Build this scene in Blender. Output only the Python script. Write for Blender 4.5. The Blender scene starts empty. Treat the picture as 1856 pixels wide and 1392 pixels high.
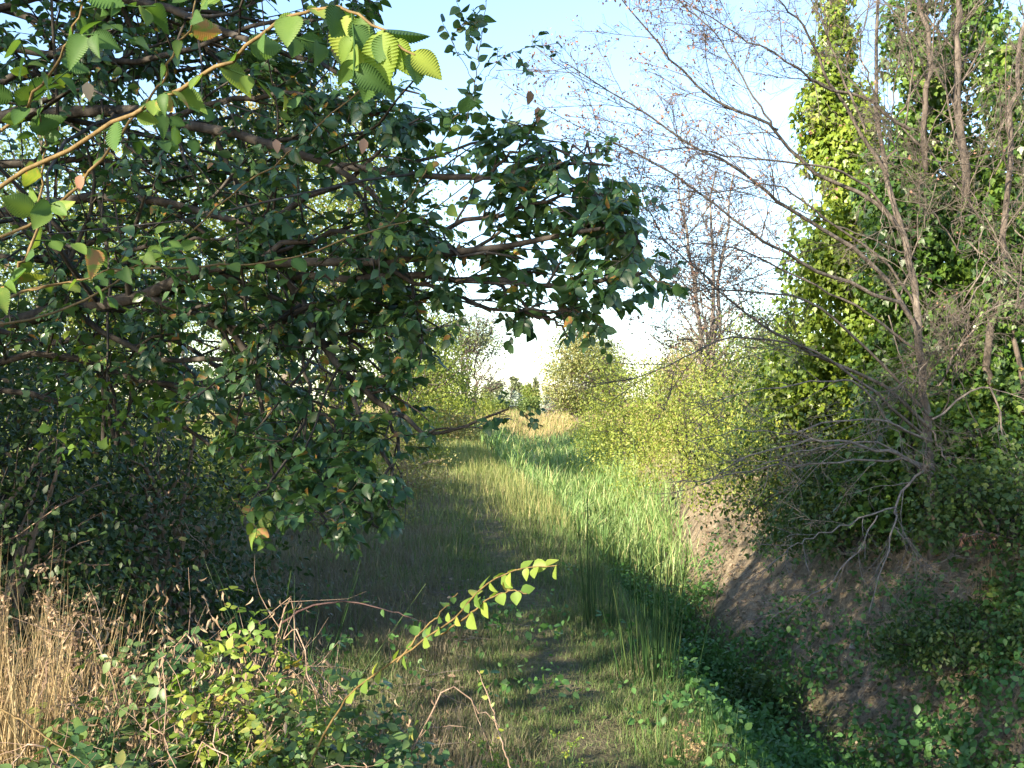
import bpy, math
import numpy as np
from mathutils import Vector

RNG = np.random.default_rng(11)
scene = bpy.context.scene
COL = scene.collection
F_PX, CX, HOR = 1856.0, 928.0, 720.0          # focal length, centre column and horizon row of the photograph
CAM = np.array([0.0, 0.0, 2.0])
UP = np.array([0.0, 0.0, 1.0])

def P(px, py, d):
    """world point that lies d metres ahead, seen at photo pixel (px, py)"""
    return np.array([(px - CX) / F_PX * d, d, CAM[2] - (py - HOR) / F_PX * d])

def proj(p):
    d = np.maximum(p[..., 1], .05)
    return np.stack([CX + p[..., 0] / d * F_PX, HOR - (p[..., 2] - CAM[2]) / d * F_PX], -1)

def reseed(s):
    global RNG
    RNG = np.random.default_rng(s)

def U(a, b, *s):
    return RNG.uniform(a, b, s if s else None)

def unit(v):
    return v / np.maximum(np.linalg.norm(v, axis=-1, keepdims=True), 1e-9)

# ------------------------------------------------------------------ noise
_tab = np.random.default_rng(3).random((256, 256))
def vnoise(x, y):
    xi = np.floor(x).astype(int); yi = np.floor(y).astype(int)
    fx = x - xi; fy = y - yi
    fx = fx * fx * (3 - 2 * fx); fy = fy * fy * (3 - 2 * fy)
    g = lambda a, b: _tab[a & 255, b & 255]
    return (g(xi, yi) * (1 - fx) + g(xi + 1, yi) * fx) * (1 - fy) + (g(xi, yi + 1) * (1 - fx) + g(xi + 1, yi + 1) * fx) * fy
def fbm(x, y, o=3):
    x = np.asarray(x, float); y = np.asarray(y, float)
    s = 0; a = .5; t = 0
    for k in range(o):
        s = s + a * vnoise(x * 2 ** k + 17 * k, y * 2 ** k + 31 * k); t += a; a *= .5
    return s / t
def sm(a, b, x):
    t = np.clip((x - a) / (b - a), 0, 1)
    return t * t * (3 - 2 * t)

# ------------------------------------------------------------------ objects
def tag(o, label=None, cat=None, group=None, kind=None):
    if label: o['label'] = label
    if cat: o['category'] = cat
    if group: o['group'] = group
    if kind: o['kind'] = kind
    return o

def thing(name, label, cat, loc, group=None):
    o = bpy.data.objects.new(name, None)
    COL.objects.link(o)
    o.empty_display_size = .2
    o.location = [float(v) for v in loc]
    return tag(o, label, cat, group)

class MB:
    """collects vertex / face / random-value arrays and links them as one mesh"""
    def __init__(s): s.V = []; s.F = []; s.R = []; s.n = 0
    def add(s, V, faces, R=None):
        V = np.asarray(V, float).reshape(-1, 3)
        if len(V) == 0: return s
        s.V.append(V)
        for f in faces:
            f = np.asarray(f)
            if f.size: s.F.append(f + s.n)
        s.R.append(np.full(len(V), .5) if R is None else np.asarray(R, float).ravel())
        s.n += len(V)
        return s
    def build(s, name, mat, parent=None, smooth=True):
        me = bpy.data.meshes.new(name)
        V = np.concatenate(s.V) if s.V else np.zeros((0, 3)); R = np.concatenate(s.R) if s.R else np.zeros(0)
        if parent is not None:
            p = parent
            while p is not None:
                V = V - np.array(p.location); p = p.parent
        ls = np.concatenate([np.full(len(f), f.shape[1]) for f in s.F]); lv = np.concatenate([f.ravel() for f in s.F])
        me.vertices.add(len(V)); me.vertices.foreach_set('co', V.astype(np.float32).ravel())
        me.loops.add(len(lv)); me.loops.foreach_set('vertex_index', lv.astype(np.int32))
        me.polygons.add(len(ls))
        st = np.concatenate([[0], np.cumsum(ls)[:-1]]).astype(np.int32)
        me.polygons.foreach_set('loop_start', st)
        me.polygons.foreach_set('use_smooth', np.full(len(ls), smooth))
        me.update(calc_edges=True)
        a = me.attributes.new('rnd', 'FLOAT', 'POINT'); a.data.foreach_set('value', R.astype(np.float32))
        me.materials.append(mat)
        o = bpy.data.objects.new(name, me); COL.objects.link(o)
        if parent is not None: o.parent = parent
        return o

def copy_tree(o, parent=None):
    c = o.copy(); COL.objects.link(c)
    if parent is not None: c.parent = parent
    for ch in list(o.children): copy_tree(ch, c)
    return c

# ------------------------------------------------------------------ tubes and branching
def tubes(mb, pts, rad, k=5, R=None):
    """pts [N,n,3], rad [N,n] -> N tapered tubes"""
    pts = np.asarray(pts, float); rad = np.asarray(rad, float)
    if pts.ndim == 2: pts = pts[None]; rad = rad[None]
    N, n = pts.shape[:2]
    if N == 0: return mb
    T = unit(np.gradient(pts, axis=1))
    ref = np.where(np.abs(T[..., 2:3]) > .9, np.array([1., 0, 0]), UP)
    A = unit(np.cross(T, ref)); B = np.cross(T, A)
    th = np.arange(k) * 2 * np.pi / k
    ring = pts[:, :, None] + rad[:, :, None, None] * (np.cos(th)[:, None] * A[:, :, None] + np.sin(th)[:, None] * B[:, :, None])
    i = np.arange(n - 1)[:, None] * k; j = np.arange(k)[None]
    q = np.stack([i + j, i + (j + 1) % k, i + k + (j + 1) % k, i + k + j], -1).reshape(-1, 4)
    F = (np.arange(N)[:, None, None] * n * k + q[None]).reshape(-1, 4)
    r = U(0, 1, N) if R is None else R
    return mb.add(ring.reshape(-1, 3), [F], np.repeat(r, n * k))

def spline(ctrl, n=14, wob=0.0):
    """smooth polyline through control points"""
    c = np.asarray(ctrl, float)
    if len(c) == 2: c = np.stack([c[0], c.mean(0), c[1]])
    e = np.concatenate([[2 * c[0] - c[1]], c, [2 * c[-1] - c[-2]]])
    m = len(c) - 1
    u = np.linspace(0, m, n); i = np.minimum(u.astype(int), m - 1); t = (u - i)[:, None]
    a, b, d, f = e[i], e[i + 1], e[i + 2], e[i + 3]
    p = .5 * (2 * b + (d - a) * t + (2 * a - 5 * b + 4 * d - f) * t ** 2 + (3 * b - a - 3 * d + f) * t ** 3)
    if wob: p[1:-1] += RNG.normal(0, wob, (n - 2, 3))
    return p

def along(pts, t):
    """pts [N,n,3], t [N,m] -> position, tangent"""
    N, n = pts.shape[:2]
    f = np.clip(t, 0, .9999) * (n - 1); i = f.astype(int); u = (f - i)[..., None]
    r = np.arange(N)[:, None]
    a, b = pts[r, i], pts[r, i + 1]
    return a * (1 - u) + b * u, unit(b - a), i, u[..., 0]

def kids(pts, rad, m, t0=.2, t1=1., ang=(30, 60), lr=.5, n=6, wob=.12, grav=0., rr=.6, flat=0., tip=.3, lmin=0., grow=.6):
    pts = np.asarray(pts, float); rad = np.asarray(rad, float)
    if pts.ndim == 2: pts = pts[None]; rad = rad[None]
    N = len(pts)
    t = t0 + (t1 - t0) * (np.arange(m)[None] + U(0, 1, N, m)) / m
    p, T, i, u = along(pts, t)
    r0 = rad[np.arange(N)[:, None], i] * (1 - u) + rad[np.arange(N)[:, None], i + 1] * u
    L = np.linalg.norm(np.diff(pts, axis=1), axis=2).sum(1)[:, None]
    v = RNG.normal(size=(N, m, 3)); v[..., 2] *= 1 - flat
    v = unit(v - (v * T).sum(-1, keepdims=True) * T)
    a = np.radians(U(ang[0], ang[1], N, m))[..., None]
    d = (np.cos(a) * T + np.sin(a) * v).reshape(-1, 3)
    Lk = np.maximum(L * lr * (1 - grow * (t - t0) / (t1 - t0 + 1e-6)) * U(.6, 1.25, N, m), lmin).reshape(-1)
    p = p.reshape(-1, 3)
    out = np.zeros((len(p), n, 3)); out[:, 0] = p
    for j in range(1, n):
        d = unit(d + RNG.normal(0, wob, d.shape) + np.array([0, 0, grav]))
        p = p + d * (Lk / (n - 1))[:, None]
        out[:, j] = p
    rk = (r0 * rr).reshape(-1)[:, None] * np.linspace(1, tip, n)[None]
    return out, rk

# ------------------------------------------------------------------ leaves
def leaf_tpl(n=3, width=.55, serr=0., fold=.18, curl=.15, point=1.0, peak=.4):
    """leaf of unit length along x, y across, z its normal; returns verts, faces"""
    xs = np.linspace(0, 1, n + 1)
    def w(x):
        return width * .5 * np.sin(np.pi * np.clip(x, 0, 1) ** (math.log(.5) / math.log(peak))) ** (.85) * (1 - .25 * point * x ** 3)
    V = []; F = []
    for x in xs: V.append((x, 0, -curl * x * x))
    m = n + 1
    if serr == 0:
        L = []; R_ = []
        for x in xs[1:-1]:
            h = w(x); L.append(len(V)); V.append((x, h, -curl * x * x + fold * h)); R_.append(len(V)); V.append((x, -h, -curl * x * x + fold * h))
        for S, sg in ((L, 1), (R_, -1)):
            t = [(0, 1, S[0])] if sg > 0 else [(1, 0, S[0])]
            F += t
            for k in range(len(S) - 1):
                F += [(k + 1, k + 2, S[k + 1]), (k + 1, S[k + 1], S[k])] if sg > 0 else [(k + 2, k + 1, S[k + 1]), (S[k + 1], k + 1, S[k])]
            F += [(n - 1, n, S[-1])] if sg > 0 else [(n, n - 1, S[-1])]
    else:                                              # toothed edge: two edge points per segment
        V = [(x, y, z) for q, (x, y, z) in enumerate(V)]
        for sg in (1, -1):
            prev = None
            for k in range(n):
                x0 = xs[k] + (.25 / n); x1 = xs[k] + (.95 / n)
                h0 = w(x0) * (1 - serr * .5); h1 = w(x1) * (1 + serr) + .008
                a = len(V); V.append((x0, sg * h0, -curl * x0 * x0 + fold * h0))
                b = len(V); V.append((min(x1 + .35 / n, 1), sg * h1, -curl * x1 * x1 + fold * h1))
                tri = [(k, k + 1, b), (k, b, a)]
                if prev is not None: tri.append((k, a, prev))
                prev = b
                F += tri if sg > 0 else [(i, l, j) for i, j, l in tri]
    return np.array(V, float), np.array(F)

def put_leaves(mb, tpl, pos, axis, nrm, size, R=None, wid=None):
    V, F = tpl
    pos = pos.reshape(-1, 3); axis = unit(axis.reshape(-1, 3)); nrm = nrm.reshape(-1, 3)
    M = len(pos)
    if M == 0: return mb
    size = np.broadcast_to(np.asarray(size, float), (M,))
    nrm = unit(nrm - (nrm * axis).sum(-1, keepdims=True) * axis); B = np.cross(nrm, axis)
    wv = 1. if wid is None else wid[:, None, None]
    W = pos[:, None] + size[:, None, None] * (V[None, :, 0:1] * axis[:, None] + wv * V[None, :, 1:2] * B[:, None] + V[None, :, 2:3] * nrm[:, None])
    FF = (np.arange(M)[:, None, None] * len(V) + F[None]).reshape(-1, F.shape[1])
    r = U(0, 1, M) if R is None else R.ravel()
    return mb.add(W.reshape(-1, 3), [FF], np.repeat(r, len(V)))

def twig_leaves(mb, tpl, tw, m, size, t0=.1, spread=60, droop=.25, jit=.35, R=None, keep=None, upv=UP):
    """leaves set alternately along each twig of tw [N,n,3]"""
    N = len(tw)
    if N == 0: return mb
    t = t0 + (1 - t0) * (np.arange(m)[None] + U(.2, .8, N, m)) / m
    p, T, _, _ = along(tw, t)
    upv = unit(np.asarray(upv, float)); up = unit(upv - T * (T * upv).sum(-1, keepdims=True) + RNG.normal(0, .12, T.shape)); up = unit(up - (up * T).sum(-1, keepdims=True) * T)
    side = np.where((np.arange(m)[None] + RNG.integers(0, 2, (N, 1))) % 2 == 0, 1., -1.)[..., None]
    B = np.cross(up, T)
    a = np.radians(U(spread - 20, spread + 20, N, m))[..., None]
    ax = np.cos(a) * T + np.sin(a) * side * B + np.array([0, 0, -1.]) * droop * U(.2, 1.6, N, m)[..., None] + RNG.normal(0, jit * .4, T.shape)
    nr = up + RNG.normal(0, jit, T.shape)
    s = size * U(.55, 1.15, N, m)
    if keep is not None:
        k = keep(p); p, ax, nr, s = p[k], ax[k], nr[k], s[k]
        R = None
    if isinstance(tpl, list):                       # several leaf shapes mixed at random
        p, ax, nr, s = p.reshape(-1, 3), ax.reshape(-1, 3), nr.reshape(-1, 3), s.ravel()
        pick = RNG.integers(0, len(tpl), len(p))
        for q, tq in enumerate(tpl): put_leaves(mb, tq, p[pick == q], ax[pick == q], nr[pick == q], s[pick == q])
        return mb
    return put_leaves(mb, tpl, p, ax, nr, s.ravel(), R)

def clump_leaves(mb, tpl, cen, m, spread, size, R=None, out=None, flat=.6):
    """m leaves scattered round each clump centre, facing loosely up and outwards"""
    N = len(cen)
    if N == 0: return mb
    o = RNG.normal(0, 1, (N, m, 3)); o *= np.array([1, 1, flat]) * np.reshape(spread, (-1, 1, 1))
    p = cen[:, None] + o
    nr = unit(o) * .7 + UP * .7 + RNG.normal(0, .45, o.shape)
    ax = unit(o) * .6 + RNG.normal(0, .6, o.shape) - UP * .35
    r = np.clip(np.repeat(U(0, 1, N)[:, None], m, 1) * .5 + U(0, .5, N, m), 0, 1) if R is None else R
    return put_leaves(mb, tpl, p, ax, nr, size * U(.6, 1.2, N * m), r)

def blades(mb, pos, h, w, lean=.5, dirn=None, R=None, bend=None):
    """two-segment grass blades; pos [M,3]"""
    M = len(pos)
    if M == 0: return mb
    a = U(0, 2 * np.pi, M); d = np.stack([np.cos(a), np.sin(a), 0 * a], -1)
    if dirn is not None: d = unit(d + dirn)
    side = np.stack([-d[:, 1], d[:, 0], 0 * a], -1)
    tw = RNG.normal(0, .6, M); side = unit(side * np.cos(tw)[:, None] + d * np.sin(tw)[:, None])
    h = np.broadcast_to(np.asarray(h, float), (M,)); w = np.broadcast_to(np.asarray(w, float), (M,))
    b = (lean * U(.15, 1.3, M) * h) if bend is None else bend * h
    z = np.sqrt(np.maximum(h * h - b * b, (h * .12) ** 2))
    m1 = pos + d * (b * .3)[:, None] + UP * (z * .55)[:, None]
    tip = pos + d * b[:, None] + UP * z[:, None]
    V = np.stack([pos - side * w[:, None] * .5, pos + side * w[:, None] * .5, m1 + side * w[:, None] * .42, m1 - side * w[:, None] * .42, tip], 1)
    i = np.arange(M)[:, None] * 5
    r = U(0, 1, M) if R is None else R
    return mb.add(V.reshape(-1, 3), [i + np.array([[0, 1, 2, 3]]), i + np.array([[3, 2, 4]])], np.repeat(r, 5))

# ------------------------------------------------------------------ materials
def newmat(name):
    m = bpy.data.materials.new(name); m.use_nodes = True
    nt = m.node_tree; nt.nodes.clear()
    return m, nt, nt.nodes.new, nt.links.new
def ramp(nt, fac, stops):
    r = nt.nodes.new('ShaderNodeValToRGB'); e = r.color_ramp.elements
    while len(e) > 1: e.remove(e[-1])
    e[0].position = stops[0][0]; e[0].color = (*stops[0][1], 1)
    for p, c in stops[1:]:
        x = e.new(p); x.color = (*c, 1)
    nt.links.new(fac, r.inputs[0]); return r.outputs[0]

def leafmat(name, stops, trans=.35, rough=.5, spec=.35, tcol=(1.5, 1.45, .6), nscale=30.):
    """leaf: colour by the leaf's own random value with fine mottling, gloss and light shining through"""
    m, nt, N, L = newmat(name)
    at = N('ShaderNodeAttribute'); at.attribute_name = 'rnd'
    tc = N('ShaderNodeTexCoord'); no = N('ShaderNodeTexNoise'); no.inputs['Scale'].default_value = nscale; no.inputs['Detail'].default_value = 2
    L(tc.outputs['Object'], no.inputs['Vector'])
    ma = N('ShaderNodeMath'); ma.operation = 'MULTIPLY_ADD'; ma.inputs[1].default_value = .22; L(no.outputs['Fac'], ma.inputs[0])
    sb = N('ShaderNodeMath'); sb.operation = 'SUBTRACT'; sb.inputs[1].default_value = .11; L(at.outputs['Fac'], sb.inputs[0]); L(sb.outputs[0], ma.inputs[2])
    c = ramp(nt, ma.outputs[0], stops)
    b = N('ShaderNodeBsdfPrincipled'); b.inputs['Roughness'].default_value = rough; b.inputs['Specular IOR Level'].default_value = spec
    L(c, b.inputs['Base Color'])
    t = N('ShaderNodeBsdfTranslucent')
    mc = N('ShaderNodeMix'); mc.data_type = 'RGBA'; mc.blend_type = 'MULTIPLY'; mc.inputs[0].default_value = 1; mc.clamp_result = False
    L(c, mc.inputs[6]); mc.inputs[7].default_value = (*tcol, 1); L(mc.outputs[2], t.inputs['Color'])
    mx = N('ShaderNodeMixShader'); mx.inputs[0].default_value = trans; L(b.outputs[0], mx.inputs[1]); L(t.outputs[0], mx.inputs[2])
    o = N('ShaderNodeOutputMaterial'); L(mx.outputs[0], o.inputs[0])
    return m

def barkmat(name, c0, c1, c2, scale=14., bump=.6, rough=.85):
    m, nt, N, L = newmat(name)
    tc = N('ShaderNodeTexCoord'); mp = N('ShaderNodeMapping'); mp.inputs['Scale'].default_value = (1, 1, .35); L(tc.outputs['Object'], mp.inputs[0])
    no = N('ShaderNodeTexNoise'); no.inputs['Scale'].default_value = scale; no.inputs['Detail'].default_value = 6; no.inputs['Roughness'].default_value = .7
    L(mp.outputs[0], no.inputs['Vector'])
    c = ramp(nt, no.outputs['Fac'], [(.3, c0), (.5, c1), (.7, c2)])
    b = N('ShaderNodeBsdfPrincipled'); b.inputs['Roughness'].default_value = rough; b.inputs['Specular IOR Level'].default_value = .2; L(c, b.inputs['Base Color'])
    bp = N('ShaderNodeBump'); bp.inputs['Strength'].default_value = bump; bp.inputs['Distance'].default_value = .02; L(no.outputs['Fac'], bp.inputs['Height']); L(bp.outputs[0], b.inputs['Normal'])
    o = N('ShaderNodeOutputMaterial'); L(b.outputs[0], o.inputs[0])
    return m

M = {}
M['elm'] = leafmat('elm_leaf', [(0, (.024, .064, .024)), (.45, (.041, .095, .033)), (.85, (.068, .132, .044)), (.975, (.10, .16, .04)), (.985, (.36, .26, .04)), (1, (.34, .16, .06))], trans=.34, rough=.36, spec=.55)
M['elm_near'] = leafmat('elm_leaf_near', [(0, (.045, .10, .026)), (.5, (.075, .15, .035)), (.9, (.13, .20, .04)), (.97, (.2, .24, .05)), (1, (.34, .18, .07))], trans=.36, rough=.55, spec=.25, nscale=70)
M['lime'] = leafmat('sunlit_shoot_leaf', [(0, (.085, .155, .028)), (.5, (.145, .22, .04)), (.9, (.23, .285, .052)), (1, (.34, .25, .07))], trans=.4, rough=.55, nscale=60)  # elm leaf brightened and yellowed to carry the sunlight on the shoots
M['lime_tip'] = leafmat('sunlit_tip_leaf', [(0, (.17, .25, .035)), (1, (.30, .35, .06))], trans=.42, rough=.55, spec=.2, nscale=60)  # sunlight on the branch tip put into a lighter leaf colour
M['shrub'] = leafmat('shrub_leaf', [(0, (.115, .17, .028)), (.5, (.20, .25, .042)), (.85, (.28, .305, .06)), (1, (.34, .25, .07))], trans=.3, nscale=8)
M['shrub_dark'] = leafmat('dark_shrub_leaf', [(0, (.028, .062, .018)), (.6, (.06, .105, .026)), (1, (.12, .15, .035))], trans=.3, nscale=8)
M['ivy'] = leafmat('ivy_leaf', [(0, (.026, .066, .014)), (.4, (.055, .118, .019)), (.75, (.12, .195, .03)), (.94, (.20, .25, .04)), (1, (.28, .18, .07))], trans=.28, rough=.38, spec=.5, nscale=10)
M['tree_y'] = leafmat('pale_tree_leaf', [(0, (.10, .155, .028)), (.6, (.165, .215, .04)), (1, (.24, .25, .065))], trans=.32, nscale=3)
M['tree_olive'] = leafmat('olive_tree_leaf', [(0, (.14, .175, .05)), (.6, (.215, .23, .075)), (1, (.30, .25, .11))], trans=.3, nscale=3)
M['tree_g'] = leafmat('green_tree_leaf', [(0, (.07, .12, .03)), (.6, (.12, .17, .045)), (1, (.18, .21, .06))], trans=.3, nscale=3)
M['tree_grey'] = leafmat('grey_tree_leaf', [(0, (.12, .15, .08)), (.6, (.19, .22, .12)), (1, (.26, .28, .17))], trans=.25, nscale=3)
M['tree_tan'] = leafmat('autumn_tree_leaf', [(0, (.20, .20, .07)), (.6, (.28, .25, .10)), (1, (.34, .24, .13))], trans=.3, nscale=3)
M['bramble'] = leafmat('bramble_leaf', [(0, (.035, .085, .03)), (.5, (.065, .125, .04)), (.9, (.11, .16, .05)), (1, (.22, .22, .06))], trans=.28, rough=.42, nscale=80)
M['bramble_y'] = leafmat('yellow_bramble_leaf', [(0, (.10, .18, .03)), (.5, (.17, .25, .04)), (.9, (.25, .29, .05)), (1, (.32, .22, .06))], trans=.35, rough=.45, nscale=80)
M['dead'] = leafmat('dead_leaf', [(0, (.13, .085, .055)), (.5, (.245, .17, .11)), (1, (.40, .31, .21))], trans=.15, rough=.75, spec=.15, tcol=(1.2, 1, .7), nscale=60)
M['rust'] = leafmat('rust_leaf', [(0, (.20, .10, .07)), (.5, (.30, .16, .11)), (1, (.38, .24, .17))], trans=.2, rough=.7, spec=.15, tcol=(1.2, .9, .7))
M['straw'] = leafmat('straw', [(0, (.14, .098, .05)), (.5, (.265, .195, .10)), (1, (.42, .33, .185))], trans=.15, rough=.65, spec=.2, tcol=(1.2, 1.1, .8))
M['thatch'] = leafmat('grass_thatch', [(0, (.13, .11, .078)), (.42, (.225, .19, .135)), (.6, (.18, .185, .095)), (.8, (.09, .15, .05)), (1, (.14, .20, .06))], trans=.2, rough=.7, spec=.15, nscale=4)
M['grass'] = leafmat('green_grass', [(0, (.05, .12, .032)), (.5, (.085, .175, .045)), (.85, (.14, .225, .06)), (1, (.28, .27, .12))], trans=.3, rough=.55, nscale=4)
M['sungrass'] = leafmat('meadow_grass', [(0, (.14, .20, .055)), (.5, (.20, .245, .075)), (.8, (.29, .29, .11)), (1, (.38, .32, .16))], trans=.25, rough=.6, nscale=2)
M['tan'] = leafmat('tan_grass', [(0, (.30, .22, .10)), (.6, (.40, .30, .15)), (1, (.47, .38, .21))], trans=.2, rough=.7, nscale=2, tcol=(1.2, 1.1, .8))
M['reed'] = leafmat('reed_leaf', [(0, (.10, .20, .055)), (.5, (.19, .30, .095)), (.8, (.28, .365, .14)), (1, (.44, .40, .20))], trans=.25, rough=.5, nscale=4)
M['rush'] = leafmat('rush_stem', [(0, (.018, .05, .014)), (.6, (.035, .085, .02)), (1, (.09, .12, .035))], trans=.05, rough=.5, nscale=6)
M['weed'] = leafmat('weed_leaf', [(0, (.04, .115, .03)), (.5, (.075, .175, .045)), (.9, (.115, .215, .065)), (1, (.22, .27, .07))], trans=.3, rough=.5, nscale=20)
M['silver'] = leafmat('silver_leaf', [(0, (.22, .27, .20)), (1, (.36, .40, .33))], trans=.2, rough=.6, nscale=4)
M['thicket'] = leafmat('shade_darkened_leaf', [(0, (.018, .04, .014)), (.5, (.035, .068, .02)), (.8, (.055, .09, .026)), (.86, (.12, .085, .05)), (1, (.17, .12, .07))], trans=.25, nscale=8)  # greens darkened to stand in for the deep shade under the elm
M['ivy_y'] = leafmat('sunlit_ivy_leaf', [(0, (.06, .12, .016)), (.4, (.13, .20, .024)), (.8, (.22, .28, .035)), (1, (.30, .26, .06))], trans=.32, rough=.4, spec=.5, nscale=10)  # ivy colour made yellower and brighter for the sun on the slim column
M['bark'] = barkmat('elm_bark', (.022, .019, .016), (.052, .045, .038), (.105, .092, .078))
M['bark_grey'] = barkmat('grey_bark', (.055, .045, .037), (.13, .108, .09), (.225, .192, .163), scale=20)
M['bark_pale'] = barkmat('weathered_dead_wood', (.085, .07, .058), (.17, .142, .12), (.27, .23, .20), scale=24, bump=.4)
M['bark_pink'] = barkmat('pinkish_bark', (.05, .04, .033), (.11, .089, .073), (.19, .156, .13), scale=20)
M['shoot'] = barkmat('orange_shoot', (.06, .042, .018), (.125, .085, .034), (.20, .14, .06), scale=40, bump=.25, rough=.6)
M['cane'] = barkmat('bramble_cane', (.12, .075, .055), (.26, .18, .13), (.40, .30, .23), scale=30, bump=.3)
M['cane_dark'] = barkmat('purple_cane', (.03, .018, .02), (.06, .035, .035), (.10, .06, .05), scale=30, bump=.2, rough=.5)
M['stone'] = barkmat('pale_stone', (.20, .185, .165), (.30, .28, .25), (.42, .40, .36), scale=9, bump=.5)

def groundmat():
    m, nt, N, L = newmat('ground_soil_and_turf')
    at = N('ShaderNodeAttribute'); at.attribute_name = 'rnd'      # 0 turf .. 1 bare soil
    tc = N('ShaderNodeTexCoord')
    def noise(s, d=6, r=.65):
        n = N('ShaderNodeTexNoise'); n.inputs['Scale'].default_value = s; n.inputs['Detail'].default_value = d; n.inputs['Roughness'].default_value = r
        L(tc.outputs['Object'], n.inputs['Vector']); return n.outputs['Fac']
    n1, n2, n3 = noise(1.3), noise(9.), noise(42., 4)
    soil = ramp(nt, n2, [(.28, (.22, .175, .12)), (.5, (.45, .365, .26)), (.72, (.62, .52, .385))])
    turf = ramp(nt, n2, [(.28, (.08, .085, .045)), (.5, (.17, .16, .09)), (.72, (.27, .24, .15))])
    pb = ramp(nt, n3, [(.3, (.55, .55, .55)), (.6, (1.05, 1.03, 1.0)), (.78, (1.25, 1.2, 1.15))])
    f = N('ShaderNodeMath'); f.operation = 'MULTIPLY_ADD'; f.inputs[1].default_value = .5; L(n1, f.inputs[0])
    s = N('ShaderNodeMath'); s.operation = 'SUBTRACT'; s.inputs[1].default_value = .25; L(at.outputs['Fac'], s.inputs[0]); L(s.outputs[0], f.inputs[2])
    mx = N('ShaderNodeMix'); mx.data_type = 'RGBA'; L(f.outputs[0], mx.inputs[0]); L(turf, mx.inputs[6]); L(soil, mx.inputs[7])
    m2 = N('ShaderNodeMix'); m2.data_type = 'RGBA'; m2.blend_type = 'MULTIPLY'; m2.inputs[0].default_value = .8; L(mx.outputs[2], m2.inputs[6]); L(pb, m2.inputs[7])
    b = N('ShaderNodeBsdfPrincipled'); b.inputs['Roughness'].default_value = .95; b.inputs['Specular IOR Level'].default_value = .1; L(m2.outputs[2], b.inputs['Base Color'])
    ad = N('ShaderNodeMath'); ad.operation = 'ADD'; L(n2, ad.inputs[0]); L(n3, ad.inputs[1])
    bp = N('ShaderNodeBump'); bp.inputs['Strength'].default_value = 1; bp.inputs['Distance'].default_value = .12; L(ad.outputs[0], bp.inputs['Height']); L(bp.outputs[0], b.inputs['Normal'])
    o = N('ShaderNodeOutputMaterial'); L(b.outputs[0], o.inputs[0]); return m
M['ground'] = groundmat()

T_LEAF = leaf_tpl(3, .58)
T_LEAF4 = leaf_tpl(4, .62, curl=.22, fold=.25)
T_OVAL = leaf_tpl(4, .68, curl=.12, fold=.15, peak=.47)
T_ROUND = leaf_tpl(4, .85, curl=.1, fold=.15, peak=.42)
T_TOOTH = leaf_tpl(17, .68, serr=.06, curl=.2, fold=.26, peak=.42)
T_SMALL = (np.array([(0, 0, 0), (.5, .3, .05), (1, 0, -.1), (.5, -.3, .05)], float), np.array([(0, 1, 2), (0, 2, 3)]))
T_TOOTHS = [T_TOOTH, leaf_tpl(17, .60, serr=.06, curl=.5, fold=.42, peak=.40), leaf_tpl(13, .74, serr=.07, curl=.05, fold=.1, peak=.45), leaf_tpl(15, .64, serr=.06, curl=-.15, fold=.55, peak=.42)]
T_ROUNDS = [T_ROUND, leaf_tpl(5, .72, curl=.4, fold=.35, peak=.45), leaf_tpl(5, .8, curl=-.1, fold=.5, peak=.43)]
T_DRY = leaf_tpl(3, .34, curl=.5, fold=.9)
T_IVY = (np.array([(0, 0, 0), (.12, .30, .02), (.42, .46, -.05), (.50, .24, 0), (1, 0, -.15), (.50, -.24, 0), (.42, -.46, -.05), (.12, -.30, .02)], float) , np.array([(0, 3, 1), (1, 3, 2), (0, 4, 3), (0, 5, 4), (0, 7, 5), (7, 6, 5)]))
T_LONG = leaf_tpl(4, .2, curl=.25, fold=.3)

# ================================================================== terrain
def ditch_x(y): return 2.3 - .35 * sm(7, 16, y) - .35 * sm(16, 32, y) + 1.0 * sm(40, 90, y)
def du(x, y):
    """distance across the ditch from its middle line; its left side widens farther off"""
    u = x - ditch_x(y)
    return np.where(u < 0, u / (1 + 1.7 * sm(12, 42, y)), u / (1 + .35 * sm(14, 40, y)))
def path_x(y): return .5 - .075 * (np.clip(y, 0, 60) - 5)
def zg(x, y):
    x = np.asarray(x, float); y = np.asarray(y, float)
    u = du(x, y)
    far = 1 - sm(55, 100, y)
    rh = (.95 - .75 * sm(14, 40, y))
    z = np.where(u < 0, -1.0 * (1 - sm(.35, 1.2, -u)) * far, -1.0 * far + (1.0 * far + rh) * sm(.2, 2.7, u) ** .9)
    z = z + .35 * sm(3, 14, -x) * (1 - sm(30, 60, y)) + .25 * sm(3.2, 8, u) * far
    z = z + (.10 * (fbm(x * .9, y * .9) - .5) + .05 * (fbm(x * 3.1, y * 3.1, 2) - .5)) * (1 - sm(20, 80, y) * .5)
    z = z + sm(.5, 1.2, u) * (1 - sm(3, 4, u)) * (1 - sm(26, 40, y)) * (.20 * (fbm(x * 1.5 + 9, y * 1.1, 3) - .5) * 2 + .13 * (fbm(x * 4.5, y * 3.5 + 5, 3) - .5))
    k = 1 - sm(2.6, 5.4, y)
    return z * (1 - k) + (.42 + .05 * (fbm(x * 2, y * 2) - .5)) * k
def soilness(x, y):
    u = du(x, y)
    s = sm(.45, .9, u) * (1 - sm(2.9, 3.8, u)) * (1 - sm(26, 38, y)) * sm(4.5, 7, y)
    p = np.exp(-((x - path_x(y)) / .42) ** 2) * .0 * (1 - sm(14, 30, y))
    el = .35 * sm(1.0, 3.0, -x) * (1 - sm(10, 16, y))
    return np.clip(np.maximum(np.maximum(s, p), el), 0, 1)

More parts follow.
